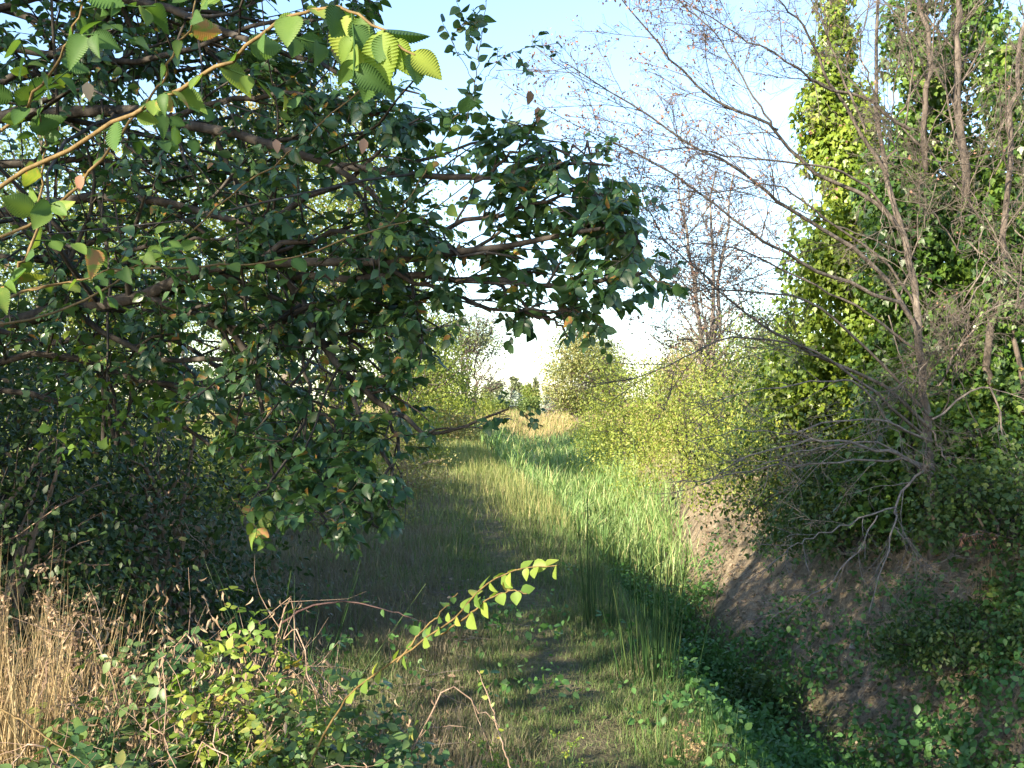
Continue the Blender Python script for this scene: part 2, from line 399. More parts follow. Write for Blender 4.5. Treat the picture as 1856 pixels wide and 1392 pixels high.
us = np.linspace(-8.1, 8.1, 480); xs = 2 + .9 * np.sinh(us)
vs = np.linspace(-2.9, 7.1, 520); ys = 9 + 2.2 * np.sinh(vs)
X, Y = np.meshgrid(xs, ys)
nx, ny = len(xs), len(ys)
ii = (np.arange(ny - 1)[:, None] * nx + np.arange(nx - 1)[None])
quad = np.stack([ii, ii + 1, ii + nx + 1, ii + nx], -1).reshape(-1, 4)
g = MB().add(np.stack([X, Y, zg(X, Y)], -1), [quad], soilness(X, Y))
tag(g.build('ground', M['ground']), kind='structure')

# the trodden path: a strip laid a finger's breadth above the ground sheet
def pathmat():
    return M['ground']
yy = 4.4 + np.linspace(0, 1, 150) ** 1.7 * 55
cc = np.linspace(-1, 1, 9)
PXg = path_x(yy)[:, None] + cc[None] * (.34 + .08 * fbm(yy * .7, yy * 0 + 3))[:, None]; PYg = yy[:, None] + 0 * PXg
pz = zg(PXg, PYg) + .018 - .05 * np.abs(cc[None]) ** 4
jj = (np.arange(149)[:, None] * 9 + np.arange(8)[None])
pq = np.stack([jj, jj + 1, jj + 10, jj + 9], -1).reshape(-1, 4)
tag(MB().add(np.stack([PXg, PYg, pz], -1), [pq], .02 + .22 * fbm(PXg * 2, PYg * 2)).build('path', M['ground']), kind='structure')

def scatter(n, y0, y1, pw=.6, wide=.56, marg=.6, x0=None, x1=None):
    """positions spread over the view's wedge, thinning out with distance"""
    y = (y0 ** pw + U(0, 1, n) * (y1 ** pw - y0 ** pw)) ** (1 / pw)
    a = -(wide * y + marg) if x0 is None else np.full(n, x0, float); b = (wide * y + marg) if x1 is None else np.full(n, x1, float)
    x = a + (b - a) * U(0, 1, n)
    return x, y
def on(x, y, dz=0.): return np.stack([x, y, zg(x, y) + dz], -1)

# ------------------------------------------------------------------ grass and ground cover (nobody could count it)
reseed(21)
# short dry thatch with green blades on the left bank and the path
x, y = scatter(560000, 3.6, 30, .5)
x2, y2 = U(-2.2, 1.7, 130000), U(4.0, 9.5, 130000)
x, y = np.concatenate([x, x2]), np.concatenate([y, y2])
u = du(x, y)
k = (u < -.5) & (x > -7.5)
thin = 1 - .0 * np.exp(-((x - path_x(y)) / .35) ** 2)
k &= U(0, 1, len(x)) < thin
x, y = x[k], y[k]
green = fbm(x * .8, y * .8 + 5) * 1.25 + .05 + .55 * sm(-.9, .1, x - path_x(y) + .05) - .35 * sm(.5, 3, -x)
r = np.clip(U(0, 1, len(x)) * .55 + sm(.45, 1.0, green + U(-.25, .25, len(x))) * .5, 0, 1)
sc = np.maximum(1, y / 8)
tuft = sm(.5, .72, fbm(x * 2.6, y * 2.6 + 33, 2))
hh = (.8 + .6 * tuft) * (.05 + .09 * U(0, 1, len(x)) ** 2 + .09 * sm(.4, .8, fbm(x * 1.3, y * 1.3)) * U(0, 1, len(x))) * (1 - .35 * np.exp(-((x - path_x(y)) / .35) ** 2)) * np.minimum(sc, 1.6)
tag(blades(MB(), on(x, y, -.01), hh, .0042 * sc, lean=1.15, R=r).build('bank_grass', M['thatch']), kind='stuff')

# lush green grass down the left side of the ditch and by the near culvert
x, y = scatter(230000, 4.0, 34, .6)
u = du(x, y)
w = sm(-1.75, -1.0, u) * (1 - sm(.2, .9, u)) * (.35 + .9 * fbm(x * 1.1, y * .8)) + .30 * sm(.2, .8, u) * (1 - sm(1.0, 3, u)) * sm(.55, .7, fbm(x, y + 40)) * (y < 14)
w = w + .7 * (1 - sm(6, 8.5, y)) * sm(.9, 1.8, x) * (1 - sm(3.4, 4.6, x)) * fbm(x * 1.5, y)
k = U(0, 1, len(x)) < w
x, y = x[k], y[k]; sc = np.maximum(1, y / 9)
tag(blades(MB(), on(x, y, -.01), (.06 + .15 * U(0, 1, len(x)) ** 1.6) * np.minimum(sc, 1.4), .0055 * sc, lean=1.0).build('lush_grass', M['grass']), kind='stuff')

# sunlit meadow grass on the far banks
x, y = scatter(200000, 14, 110, .5, .5, 1)
u = du(x, y)
k = (U(0, 1, len(x)) < sm(14, 24, y)) & ((u < -.4) | (u > 2.2) | (y > 60) | ((u > .3) & (U(0, 1, len(x)) < .12 + .6 * sm(22, 32, y) + .5 * sm(.5, .62, fbm(x * .8, y * .6 + 21))))) 
x, y = x[k], y[k]; sc = np.maximum(1, y / 16)
r = np.clip(U(0, .6, len(x)) + .5 * sm(.5, .75, fbm(x * .25, y * .12)) + .3 * sm(35, 70, y) * U(0, 1, len(x)), 0, 1)
hh = (.12 + .25 * U(0, 1, len(x)) ** 1.6) * sc ** .6
tag(blades(MB(), on(x, y, -.01), hh, .008 * sc, lean=.6, R=r).build('meadow_grass', M['sungrass']), kind='stuff')

# taller pale grass along the brow of the ditch
x, y = scatter(60000, 13, 48, .6, .3, 1); u = du(x, y)
k = (U(0, 1, len(x)) < sm(-2.1, -1.5, u) * (1 - sm(-1.0, -.6, u)) * sm(13.5, 18, y)) | ((u > .8) & (u < 2.0) & (y > 15) & (U(0, 1, len(x)) < .35 * sm(.45, .6, fbm(x, y + 13))))
x, y = x[k], y[k]
tag(blades(MB(), on(x, y, -.01), U(.2, .55, len(x)), .0075 * np.maximum(1, y / 16), lean=.45, R=U(.25, 1, len(x))).build('verge_grass', M['sungrass']), kind='stuff')

# tan, seeded field grass in the distance
x, y = scatter(110000, 44, 190, .7, .30, 2)
k = U(0, 1, len(x)) < sm(48, 66, y) * (.3 + .9 * fbm(x * .1, y * .06))
x, y = x[k], y[k]
tag(blades(MB(), on(x, y, -.02), U(.5, 1.05, len(x)), .03 * y / 60, lean=.45).build('field_grass', M['tan']), kind='stuff')

# tall dry grass under the elm, on the left
x, y = scatter(60000, 4.2, 14, .8, .56, .5)
k = (x < -.55 - .03 * (y - 5)) & (U(0, 1, len(x)) < .25 + .9 * fbm(x * 1.2, y * 1.2 + 70) * sm(.5, 1.6, -x))
x, y = x[k], y[k]
tag(blades(MB(), on(x, y, -.01), U(.08, .3, len(x)), .0042 * np.maximum(1, y / 6), lean=1.0).build('dry_grass', M['thatch']), kind='stuff')

# dead leaves lying on the banks
reseed(22)
x, y = scatter(52000, 4.2, 24, .6)
u = du(x, y)
k = (u > .4) & (u < 4.5) & (U(0, 1, len(x)) < .35 + .65 * fbm(x * 1.4, y * 1.4)) | ((x < -.3) & (y < 12) & (U(0, 1, len(x)) < .3))
x, y = x[k], y[k]; n = len(x)
a = U(0, 6.28, n)
tag(put_leaves(MB(), T_LEAF, on(x, y, .025), np.stack([np.cos(a), np.sin(a), U(-.3, .3, n)], -1), UP + RNG.normal(0, .35, (n, 3)), U(.03, .07, n) * np.maximum(1, y / 12)).build('leaf_litter', M['dead']), kind='stuff')

# fallen twigs
x, y = scatter(2600, 4.2, 20, .6); u = du(x, y)
k = ((u > .6) & (u < 4.5)) | ((x < -.2) & (U(0, 1, len(x)) < .5))
x, y = x[k], y[k]; n = len(x); a = U(0, 6.28, n); L = U(.06, .4, n)
e = np.stack([x + np.cos(a) * L, y + np.sin(a) * L], -1); mid = np.stack([x, y], -1) * .5 + e * .5 + RNG.normal(0, .02, (n, 2))
tw_ = np.stack([on(x, y, .02), on(mid[:, 0], mid[:, 1], .045), on(e[:, 0], e[:, 1], .03)], 1)
tag(tubes(MB(), tw_, np.stack([np.full(n, .0045), np.full(n, .0035), np.full(n, .002)], 1), 4).build('twig_litter', M['bark_pale']), kind='stuff')

# crumbs of earth and pebbles on the bare bank
x, y = scatter(30000, 4.6, 24, .6); u = du(x, y)
k = (soilness(x, y) > .6) & (u > .3) & (U(0, 1, len(x)) < .3 + .7 * fbm(x * 2, y * 2))
x, y = x[k], y[k]; n = len(x)
oc = np.array([(1, 0, 0), (-1, 0, 0), (0, 1, 0), (0, -1, 0), (0, 0, 1), (0, 0, -1)], float); of = np.array([(0, 2, 4), (2, 1, 4), (1, 3, 4), (3, 0, 4), (2, 0, 5), (1, 2, 5), (3, 1, 5), (0, 3, 5)])
sz = U(.008, .03, n) * U(.5, 1.3, n) * np.where(U(0, 1, n) < .05, U(1.5, 3.2, n), 1) * np.maximum(1, y / 12)
V = on(x, y, .008)[:, None] + sz[:, None, None] * (oc[None] * U(.6, 1.3, n, 6, 1) + RNG.normal(0, .18, (n, 6, 3)))
tag(MB().add(V, [(np.arange(n)[:, None, None] * 6 + of[None]).reshape(-1, 3)], np.repeat(U(.7, 1, n), 6)).build('soil_crumbs', M['ground'], None, False), kind='stuff')

# broad green ground cover on the ditch floor and the near right bank
reseed(23)
x, y = scatter(26000, 4.6, 16, .6, .58, .6)
u = du(x, y)
w = sm(-.9, -.3, u) * (1 - sm(.6, 1.5, u)) * sm(.42, .6, fbm(x * .9 + 3, y * .7)) * (y > 7)
w = w + .07 * (u < -1.0) * (x > -2) * (y < 11) * sm(.55, .66, fbm(x * 1.6 + 8, y * 1.6))
w = w + (1 - sm(7.6, 9.0, y)) * sm(1.0, 1.6, x) * (.25 + .75 * sm(.25, .45, fbm(x * 1.2, y * 1.2 + 11))) + .9 * sm(2.2, 3.2, u) * sm(.36, .54, fbm(x * .8, y * .8 + 30)) + .8 * sm(.4, .9, u) * sm(.50, .60, fbm(x * 1.7, y * 1.7 + 60))
k = U(0, 1, len(x)) < w
x, y = x[k], y[k]; n = len(x)
c = on(x, y) + UP * (U(.04, .26, n) * (.5 + .9 * fbm(x * 1.3, y * 1.3 + 90)))[:, None]
tag(clump_leaves(MB(), T_OVAL, c, 7, np.full(n, .06), np.repeat(U(.03, .075, n), 7), flat=.5).build('ground_cover', M['weed']), kind='stuff')

# reeds filling the ditch beyond the shade
reseed(24)
def reeds(mb, st, x, y, hgt, nb, scale):
    n = len(x); b = on(x, y, -.03); lean = RNG.normal(0, .10, (n, 2)) + np.array([.05, 0])
    top = b + np.concatenate([lean * hgt[:, None], hgt[:, None]], 1)
    tubes(st, np.stack([b, b * .5 + top * .5 + RNG.normal(0, .01, (n, 3)), top], 1), np.stack([.006 * scale, .005 * scale, .002 * scale], 1), 3)
    for j in range(nb):
        t = U(.2, .95, n)[:, None]
        p = b * (1 - t) + top * t
        blades(mb, p, U(.28, .55, n) * np.minimum(1.2, scale ** .3), .014 * scale, bend=U(.25, .85, n))
rl, rs = MB(), MB()
x, y = scatter(30000, 10, 75, .6, .3, 1.5)
u = du(x, y)
w = sm(-1.1, -.6, u) * (1 - sm(.3 + .5 * sm(15, 20, y), .7 + .7 * sm(15, 20, y), u)) * sm(13.6, 15.2, y + .8 * u) * (.5 + .7 * fbm(x, y * .6 + 7)) * (1 - sm(46, 62, y))
k = U(0, 1, len(x)) < w
x, y = x[k], y[k]
reeds(rl, rs, x, y, U(.5, .95, len(x)) * (.6 + .6 * fbm(x * .6, y * .35 + 3)), 6, np.maximum(1, y / 15))
rb = rl.build('reed_bed', M['reed']); tag(rb, kind='stuff')
st = rs.build('stem', M['reed'], rb)

# ================================================================== the big shaded elm on the left
def inpoly(q, poly):
    x, y = q[..., 0], q[..., 1]; c = np.zeros(x.shape, bool); n = len(poly)
    for i in range(n):
        (x0, y0), (x1, y1) = poly[i], poly[(i + 1) % n]
        h = (y0 > y) != (y1 > y)
        c ^= h & (x < (x1 - x0) * (y - y0) / ((y1 - y0) or 1e-9) + x0)
    return c

ELM = [(-700, -900), (640, -900), (700, 40), (735, 140), (800, 195), (865, 170), (960, 190), (1000, 235), (1085, 270), (1120, 300), (1160, 370), (1175, 440), (1215, 500), (1200, 545),
       (1105, 590), (1060, 625), (1010, 590), (950, 605), (860, 565), (820, 610), (800, 690), (830, 735), (935, 735), (930, 760), (880, 790), (760, 815), (745, 870), (745, 960), (700, 995), (610, 975), (560, 960), (480, 965),
       (425, 900), (400, 830), (330, 780), (120, 760), (-100, 900), (-700, 900)]
reseed(31)
elm_base = on(np.array([-3.9]), np.array([6.6]))[0]
elm = thing('elm_tree', 'large shaded elm with dark green leaves reaching over the path from the left', 'tree', elm_base)
fork = P(-240, 560, 6.4)
tr = spline([elm_base - UP * .1, elm_base + np.array([.05, -.05, .9]), fork, P(-260, 200, 6.4), P(-200, -250, 6.3), P(-150, -700, 6.2)], 20, .015)
tubes(tb := MB(), tr, np.linspace(.19, .06, 20), 9)
tb.build('trunk', M['bark'], elm)
limb_px = [
    ([(-250, 330, 6.4), (-60, 222, 6.2), (150, 205, 5.9), (300, 215, 5.6), (480, 262, 5.2), (640, 300, 4.9), (820, 325, 4.5), (1000, 300, 4.2), (1105, 300, 4.0)], .046),
    ([(-240, 470, 6.4), (0, 385, 6.1), (180, 358, 5.8), (330, 368, 5.5), (470, 400, 5.2), (600, 340, 5.0), (690, 270, 4.8), (760, 215, 4.6)], .036),
    ([(-240, 560, 6.4), (0, 585, 5.9), (130, 560, 5.6), (260, 533, 5.3), (330, 505, 5.1), (450, 482, 4.9), (700, 480, 4.6), (900, 445, 4.3), (1050, 420, 4.0), (1150, 425, 3.8)], .050),
    ([(255, 535, 5.3), (330, 555, 5.2), (400, 588, 5.1), (450, 640, 5.0), (472, 700, 4.9), (480, 780, 4.8), (492, 850, 4.7), (520, 920, 4.6)], .026),
    ([(400, 588, 5.1), (470, 590, 5.0), (540, 565, 4.9), (640, 530, 4.8), (760, 540, 4.6), (880, 560, 4.4)], .020),
    ([(490, 440, 5.2), (545, 560, 5.0), (590, 640, 4.9), (640, 695, 4.8), (700, 735, 4.7), (760, 775, 4.6), (830, 775, 4.5), (920, 742, 4.3)], .026),
    ([(530, 500, 5.0), (690, 505, 4.7), (900, 514, 4.4), (1040, 515, 4.1), (1150, 498, 3.9), (1205, 510, 3.8)], .022),
    ([(640, 695, 4.8), (650, 760, 4.6), (690, 820, 4.5), (720, 900, 4.4), (700, 970, 4.3)], .014),
    ([(-200, 720, 6.2), (60, 640, 6.0), (260, 690, 5.8), (420, 740, 5.6), (560, 800, 5.2), (640, 900, 4.8)], .024),
    ([(-200, -150, 6.3), (60, -60, 6.0), (300, 20, 5.7), (480, 90, 5.4), (620, 130, 5.1), (760, 170, 4.9)], .038),
    ([(-150, -350, 6.2), (150, -260, 6.0), (400, -150, 5.7), (600, -60, 5.4), (690, 30, 5.2)], .034),
    ([(300, 215, 5.6), (420, 180, 5.4), (560, 170, 5.2), (660, 200, 5.0), (740, 230, 4.8)], .018),
    ([(600, 300, 4.9), (720, 390, 4.7), (860, 400, 4.4), (980, 365, 4.2), (1090, 350, 4.0)], .016),
    ([(540, 620, 4.9), (560, 720, 4.8), (540, 800, 4.6), (490, 870, 4.3), (450, 920, 4.1)], .010),
    ([(560, 720, 4.8), (610, 790, 4.6), (600, 860, 4.4), (570, 920, 4.2), (590, 970, 4.1)], .010),
    ([(700, 735, 4.7), (720, 800, 4.6), (700, 860, 4.4), (660, 910, 4.3), (690, 960, 4.2)], .009),
    ([(900, 330, 4.5), (980, 280, 4.3), (1050, 265, 4.2), (1085, 275, 4.1)], .010),
    ([(1050, 420, 4.0), (1100, 390, 3.95), (1140, 375, 3.9)], .008),
    ([(900, 514, 4.4), (960, 560, 4.3), (1010, 590, 4.2), (1050, 610, 4.15)], .009),
    ([(450, 482, 4.9), (560, 430, 4.8), (700, 420, 4.6), (820, 455, 4.4), (950, 470, 4.2)], .016),
    ([(700, 480, 4.6), (800, 530, 4.5), (900, 555, 4.4), (1000, 560, 4.2), (1080, 570, 4.1)], .012),
    ([(0, 385, 6.1), (120, 450, 5.8), (260, 450, 5.5), (400, 430, 5.2), (520, 460, 5.0)], .020),
    ([(130, 560, 5.6), (260, 640, 5.5), (380, 650, 5.3), (520, 640, 5.1), (640, 600, 4.9), (740, 610, 4.7), (790, 640, 4.6)], .018),
    ([(860, 330, 4.4), (950, 260, 4.3), (975, 215, 4.25)], .008),
    ([(1000, 300, 4.2), (1060, 340, 4.1), (1120, 385, 4.0), (1165, 450, 3.9)], .010),
    ([(-220, 300, 6.6), (0, 300, 6.6), (160, 290, 6.5), (320, 300, 6.3), (480, 330, 6.1), (600, 400, 5.9)], .03),
    ([(-220, 420, 6.8), (40, 470, 6.8), (180, 430, 6.6), (300, 400, 6.4), (420, 330, 6.2), (560, 250, 6.0)], .03),
    ([(-220, 100, 6.6), (0, 20, 6.5), (180, -10, 6.4), (330, 60, 6.2), (440, 150, 6.0), (560, 200, 5.8)], .03),
    ([(-220, 200, 6.9), (0, 150, 6.9), (200, 120, 6.8), (400, 110, 6.6), (560, 120, 6.3)], .028),
    ([(-200, -40, 6.8), (60, 30, 6.8), (220, 60, 6.7), (380, 20, 6.5), (520, -20, 6.3)], .028),
    ([(-200, 260, 6.2), (30, 130, 6.1), (160, 60, 6.0), (250, -20, 5.9), (330, -90, 5.9)], .024),
    ([(-220, 620, 6.8), (0, 700, 6.6), (150, 740, 6.4), (300, 760, 6.2), (420, 830, 6.0), (480, 900, 5.8)], .026),
    ([(-220, 500, 6.8), (40, 620, 6.7), (200, 600, 6.5), (330, 620, 6.3), (460, 700, 6.0), (560, 720, 5.7), (660, 760, 5.4)], .026),
    ([(-200, 60, 6.3), (80, 90, 6.0), (250, 110, 5.8), (400, 60, 5.6), (560, 30, 5.4), (650, 60, 5.2)], .026),
]
limbs = []; lrad = []
for ctrl, r0 in limb_px:
    p = spline([P(*c) for c in ctrl], 16, .012); limbs.append(p); lrad.append(np.linspace(r0, .0045, 16))
limbs = np.array(limbs); lrad = np.array(lrad)
def inside(pts, soft=0): return inpoly(proj(pts) + RNG.normal(0, 14, pts.shape[:-1] + (2,)) * soft, ELM)
for p, r in zip(limbs, lrad):
    b, rb = kids(p, r, 12, .12, 1, (30, 65), .30, 7, .13, -.02, .55, flat=.35, lmin=.3)
    k = inside(b[:, -1]); b, rb = b[k], rb[k]
    mb = MB(); tubes(mb, p, r, 6); tubes(mb, b, rb, 4)
    tw, rt = kids(np.concatenate([b, p[None, [0, 3, 5, 7, 9, 12, 15]]]), np.concatenate([rb, r[None, [0, 3, 5, 7, 9, 12, 15]] * .8]), 9, .12, 1, (30, 70), .55, 5, .14, -.05, .6, flat=.4, lmin=.14)
    k = inside(tw[:, -1], 1.5) & inside(tw[:, 2], 1.5)
    q_ = proj(tw[:, -1]); k &= U(0, 1, len(tw)) < np.where((q_[:, 0] > 760) | ((q_[:, 1] > 700) & (q_[:, 0] > 420)), .36, np.where(q_[:, 0] > 420, .80, 1.0))
    tw, rt = tw[k], rt[k]
    tubes(mb, tw, np.maximum(rt, .0014), 3)
    br = mb.build('branch', M['bark'], elm)
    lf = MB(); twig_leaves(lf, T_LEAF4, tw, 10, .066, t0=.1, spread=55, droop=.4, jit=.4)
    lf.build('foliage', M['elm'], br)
# the part of the crown above and to the left of the picture
reseed(32)
up_l = np.array([spline([tr[k], tr[k] + np.array([a, b, c]) * .5 + RNG.normal(0, .1, 3), tr[k] + np.array([a, b, c])], 10, .03) for k, a, b, c in
                 [(13, 2.6, -.4, 1.2), (15, 2.2, .8, 1.3), (15, -1.8, -.8, 1.2), (13, -1.9, .9, .9), (17, 1.0, -1.2, 1.2), (18, 1.4, .2, 1.4), (12, -1.8, -1.6, .6), (16, .3, 1.5, 1.4), (11, -2.2, .2, .4)]])
ur = np.linspace(.04, .008, 10)[None].repeat(len(up_l), 0)
b, rb = kids(up_l, ur, 10, .2, 1, (30, 65), .42, 6, .13, .02, .55, lmin=.4)
mb = MB(); tubes(mb, up_l, ur, 5); tubes(mb, b, rb, 3); br = mb.build('branch', M['bark'], elm)
k = proj(b[:, -1])[:, 1] < 120
tw, rt = kids(b[k], rb[k], 8, .15, 1, (30, 70), .5, 5, .14, 0, .6, lmin=.2)
lf = MB(); twig_leaves(lf, T_LEAF, tw, 7, .085); lf.build('foliage', M['elm'], br)

# ------------------------------------------------------------------ nearer elm: big-toothed leaves on orange shoots, entering from the left edge
reseed(33)
nb_ = on(np.array([-1.75]), np.array([1.75]))[0]
nel = thing('young_elm', 'young elm with orange shoots and large bright toothed leaves across the top left corner', 'tree', nb_)
t2 = spline([nb_ - UP * .05, nb_ + np.array([.03, .05, .8]), P(-360, 620, 2.0), P(-420, 250, 2.0), P(-380, -200, 2.0), P(-300, -500, 2.0)], 16, .01)
tubes(tb := MB(), t2, np.linspace(.045, .015, 16), 8); tb.build('trunk', M['bark'], nel)
#            control points                                                   r     leaves size  mat   droop
near = [
    ([(-360, 560, 2.0), (-150, 430, 1.8), (110, 275, 1.65), (225, 210, 1.55), (350, 150, 1.5), (430, 95, 1.45), (515, 35, 1.4), (575, 15, 1.36), (635, 22, 1.33), (700, 58, 1.3), (752, 100, 1.28)], .0085, 19, .056, 'elm_near', .75),
    ([(-360, 620, 2.0), (-150, 560, 2.0), (0, 540, 1.95), (32, 490, 1.9), (65, 425, 1.9), (72, 340, 1.88), (80, 270, 1.86), (70, 200, 1.84)], .009, 12, .062, 'elm_near', .55),
    ([(-400, 420, 2.0), (-150, 330, 1.9), (0, 240, 1.85), (60, 175, 1.8), (115, 100, 1.75), (150, 10, 1.7), (170, -90, 1.7)], .008, 9, .06, 'elm_near', .5),
    ([(-300, 560, 2.3), (60, 400, 2.2), (170, 305, 2.1), (240, 215, 2.05), (290, 150, 2.0), (315, 90, 1.95), (345, 40, 1.9), (358, -30, 1.9)], .0075, 10, .056, 'elm_near', .4),
    ([(-360, 640, 2.2), (-100, 600, 2.5), (120, 560, 2.7), (320, 440, 2.8), (430, 345, 2.75), (540, 265, 2.7), (650, 165, 2.65), (705, 118, 2.6)], .0075, 14, .055, 'elm', .45),
    ([(-380, 640, 2.1), (-100, 580, 2.2), (50, 525, 2.3), (230, 490, 2.4), (380, 482, 2.5), (500, 476, 2.6), (660, 425, 2.65), (780, 385, 2.7), (880, 300, 2.8)], .008, 22, .05, 'elm_near', .4),
    ([(50, 525, 2.3), (150, 505, 2.2), (250, 480, 2.2), (350, 470, 2.2)], .004, 10, .048, 'elm_near', .4),
    ([(820, 300, 4.4), (848, 215, 4.4), (862, 140, 4.4), (872, 70, 4.4), (884, -6, 4.4)], .006, 14, .05, 'elm', .3),
    ([(865, 165, 4.4), (905, 110, 4.35), (950, 88, 4.3), (1012, 78, 4.25)], .003, 9, .045, 'elm', .4),
    ([(860, 150, 4.4), (820, 75, 4.3), (840, 45, 4.25), (872, 40, 4.2)], .003, 8, .06, 'elm', .4),
    ([(1085, 330, 4.0), (1098, 280, 4.0), (1105, 245, 4.0)], .003, 7, .04, 'elm', .3),
    ([(1150, 498, 3.9), (1180, 505, 3.85), (1205, 515, 3.8), (1222, 520, 3.8)], .003, 6, .058, 'elm', .5),
    ([(1105, 300, 4.0), (1140, 335, 3.95), (1165, 375, 3.9)], .003, 7, .055, 'elm', .5),
    ([(1040, 560, 4.1), (1075, 580, 4.05), (1100, 600, 4.0)], .003, 7, .058, 'elm', .6),
    ([(880, 560, 4.4), (920, 575, 4.35), (950, 592, 4.3)], .003, 7, .058, 'elm', .6),
    ([(900, 755, 4.3), (935, 738, 4.25), (966, 772, 4.25)], .003, 3, .038, 'elm', .5),
    ([(420, 900, 4.1), (450, 940, 4.05), (470, 960, 4.0)], .003, 6, .062, 'elm_near', .6),
    ([(600, 940, 4.0), (625, 960, 4.0), (640, 975, 4.0)], .003, 5, .058, 'elm', .6),
    ([(700, 420, 2.66), (760, 330, 2.7), (800, 265, 2.7), (825, 215, 2.72), (838, 180, 2.75)], .003, 9, .050, 'elm_near', .35),
]
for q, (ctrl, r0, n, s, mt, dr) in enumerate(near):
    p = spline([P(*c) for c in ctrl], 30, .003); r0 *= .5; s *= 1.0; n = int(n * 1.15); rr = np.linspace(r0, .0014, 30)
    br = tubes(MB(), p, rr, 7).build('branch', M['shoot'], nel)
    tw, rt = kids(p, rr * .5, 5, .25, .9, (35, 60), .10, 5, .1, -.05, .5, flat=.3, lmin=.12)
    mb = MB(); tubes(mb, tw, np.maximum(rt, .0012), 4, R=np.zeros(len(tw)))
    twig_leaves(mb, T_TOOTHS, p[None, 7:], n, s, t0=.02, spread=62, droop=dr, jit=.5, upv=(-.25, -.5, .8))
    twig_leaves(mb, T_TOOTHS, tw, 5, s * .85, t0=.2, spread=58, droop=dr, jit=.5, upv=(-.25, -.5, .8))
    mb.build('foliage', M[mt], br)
    if q == 0:                                   # the sunlit tip, its sunlight put into the leaf colour
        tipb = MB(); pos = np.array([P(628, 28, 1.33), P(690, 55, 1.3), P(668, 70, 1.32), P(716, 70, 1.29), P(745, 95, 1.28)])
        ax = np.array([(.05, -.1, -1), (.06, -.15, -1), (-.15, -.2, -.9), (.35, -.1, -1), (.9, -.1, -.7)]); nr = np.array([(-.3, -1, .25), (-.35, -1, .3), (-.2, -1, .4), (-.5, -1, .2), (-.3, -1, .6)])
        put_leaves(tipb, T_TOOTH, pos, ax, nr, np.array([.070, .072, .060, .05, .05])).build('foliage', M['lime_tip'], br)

# a few scattered turned leaves hang in the elm crown
reseed(34)
turned = [(147, 328, 1.9, .032, 'rust'), (500, 264, 2.6, .036, 'rust'), (660, 262, 2.9, .045, 'rust'), (158, 160, 2.4, .045, 'dead'), (962, 176, 4.2, .06, 'dead'), (975, 205, 4.2, .065, 'rust')]
for mt in ('rust', 'dead'):
    t_ = [t for t in turned if t[4] == mt]
    put_leaves(MB(), T_LEAF4, np.array([P(a, b - 12, d) for a, b, d, _, _ in t_]), np.array([[U(-.2, .2), 0, -1] for _ in t_]), np.array([[U(-.5, .5), -1, .2] for _ in t_]), np.array([s for *_, s, _ in t_])).build('dead_foliage', M[mt], elm)

# ------------------------------------------------------------------ dark undergrowth and hedge under the elm
def shrub(name, label, loc, w, h, nl, per, size, mat, tpl=T_LEAF, group=None, depth=None, lump=.3, bark='bark', seed=0, cat='shrub', stems=9, low=.12, part='foliage'):
    reseed(seed)
    loc = np.array([loc[0], loc[1], float(zg(loc[0], loc[1])) if len(loc) < 3 else loc[2]])
    dp = depth or w
    o = thing(name, label, cat, loc, group)
    v = unit(RNG.normal(size=(nl, 3))); v[:, 2] = np.abs(v[:, 2]) * 1.25 - .25
    rr = U(.45, 1.0, nl) ** .7 * (.72 + .5 * fbm(np.arctan2(v[:, 1], v[:, 0]) * 1.6 + seed, v[:, 2] * 2.5 + seed))
    c = loc + np.array([0, 0, h * low]) + v * rr[:, None] * np.array([w / 2, dp / 2, h * (1 - low)])
    c[:, 2] = np.maximum(c[:, 2], zg(c[:, 0], c[:, 1]) + .08)
    # stems from the base to the lumps
    k = RNG.integers(0, nl, stems); b0 = loc + RNG.normal(0, 1, (stems, 3)) * np.array([w * .06, dp * .06, 0]) - UP * .03
    mid = b0 * .5 + c[k] * .5 + UP * h * .12 + RNG.normal(0, .05 * h, (stems, 3))
    sp = np.array([spline([a, m_, e], 8, .015) for a, m_, e in zip(b0, mid, c[k])])
    sr = np.linspace(.012 * h + .004, .004, 8)[None].repeat(stems, 0)
    tb, rb = kids(sp, sr, 5, .3, 1, (30, 60), .4, 5, .15, .02, .6)
    mb = MB(); tubes(mb, sp, sr, 5); tubes(mb, tb, rb, 3); mb.build('stem', M[bark], o)
    lf = MB()
    clump_leaves(lf, tpl, c, per, U(.5, 1.1, nl) * lump * min(w, h) * .5, size, flat=.75)
    lf.build(part, M[mat], o)
    return o

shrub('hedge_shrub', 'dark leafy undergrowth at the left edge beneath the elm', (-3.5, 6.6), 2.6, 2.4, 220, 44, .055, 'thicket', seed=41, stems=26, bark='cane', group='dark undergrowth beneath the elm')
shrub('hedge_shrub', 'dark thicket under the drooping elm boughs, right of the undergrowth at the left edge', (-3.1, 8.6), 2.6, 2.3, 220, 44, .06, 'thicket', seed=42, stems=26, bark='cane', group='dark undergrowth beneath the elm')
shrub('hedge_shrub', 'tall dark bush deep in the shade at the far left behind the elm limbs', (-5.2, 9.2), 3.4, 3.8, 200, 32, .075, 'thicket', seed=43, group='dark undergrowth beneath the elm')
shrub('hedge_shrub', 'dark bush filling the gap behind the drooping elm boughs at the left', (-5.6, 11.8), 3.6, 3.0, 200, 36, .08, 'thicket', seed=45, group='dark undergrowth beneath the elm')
shrub('field_bush', 'tan dry bush at the edge of the shade left of the path', (-2.3, 21), 2.0, 1.2, 120, 36, .06, 'tree_tan', seed=46, stems=20, bark='cane', group='dry bushes closing in on the path')
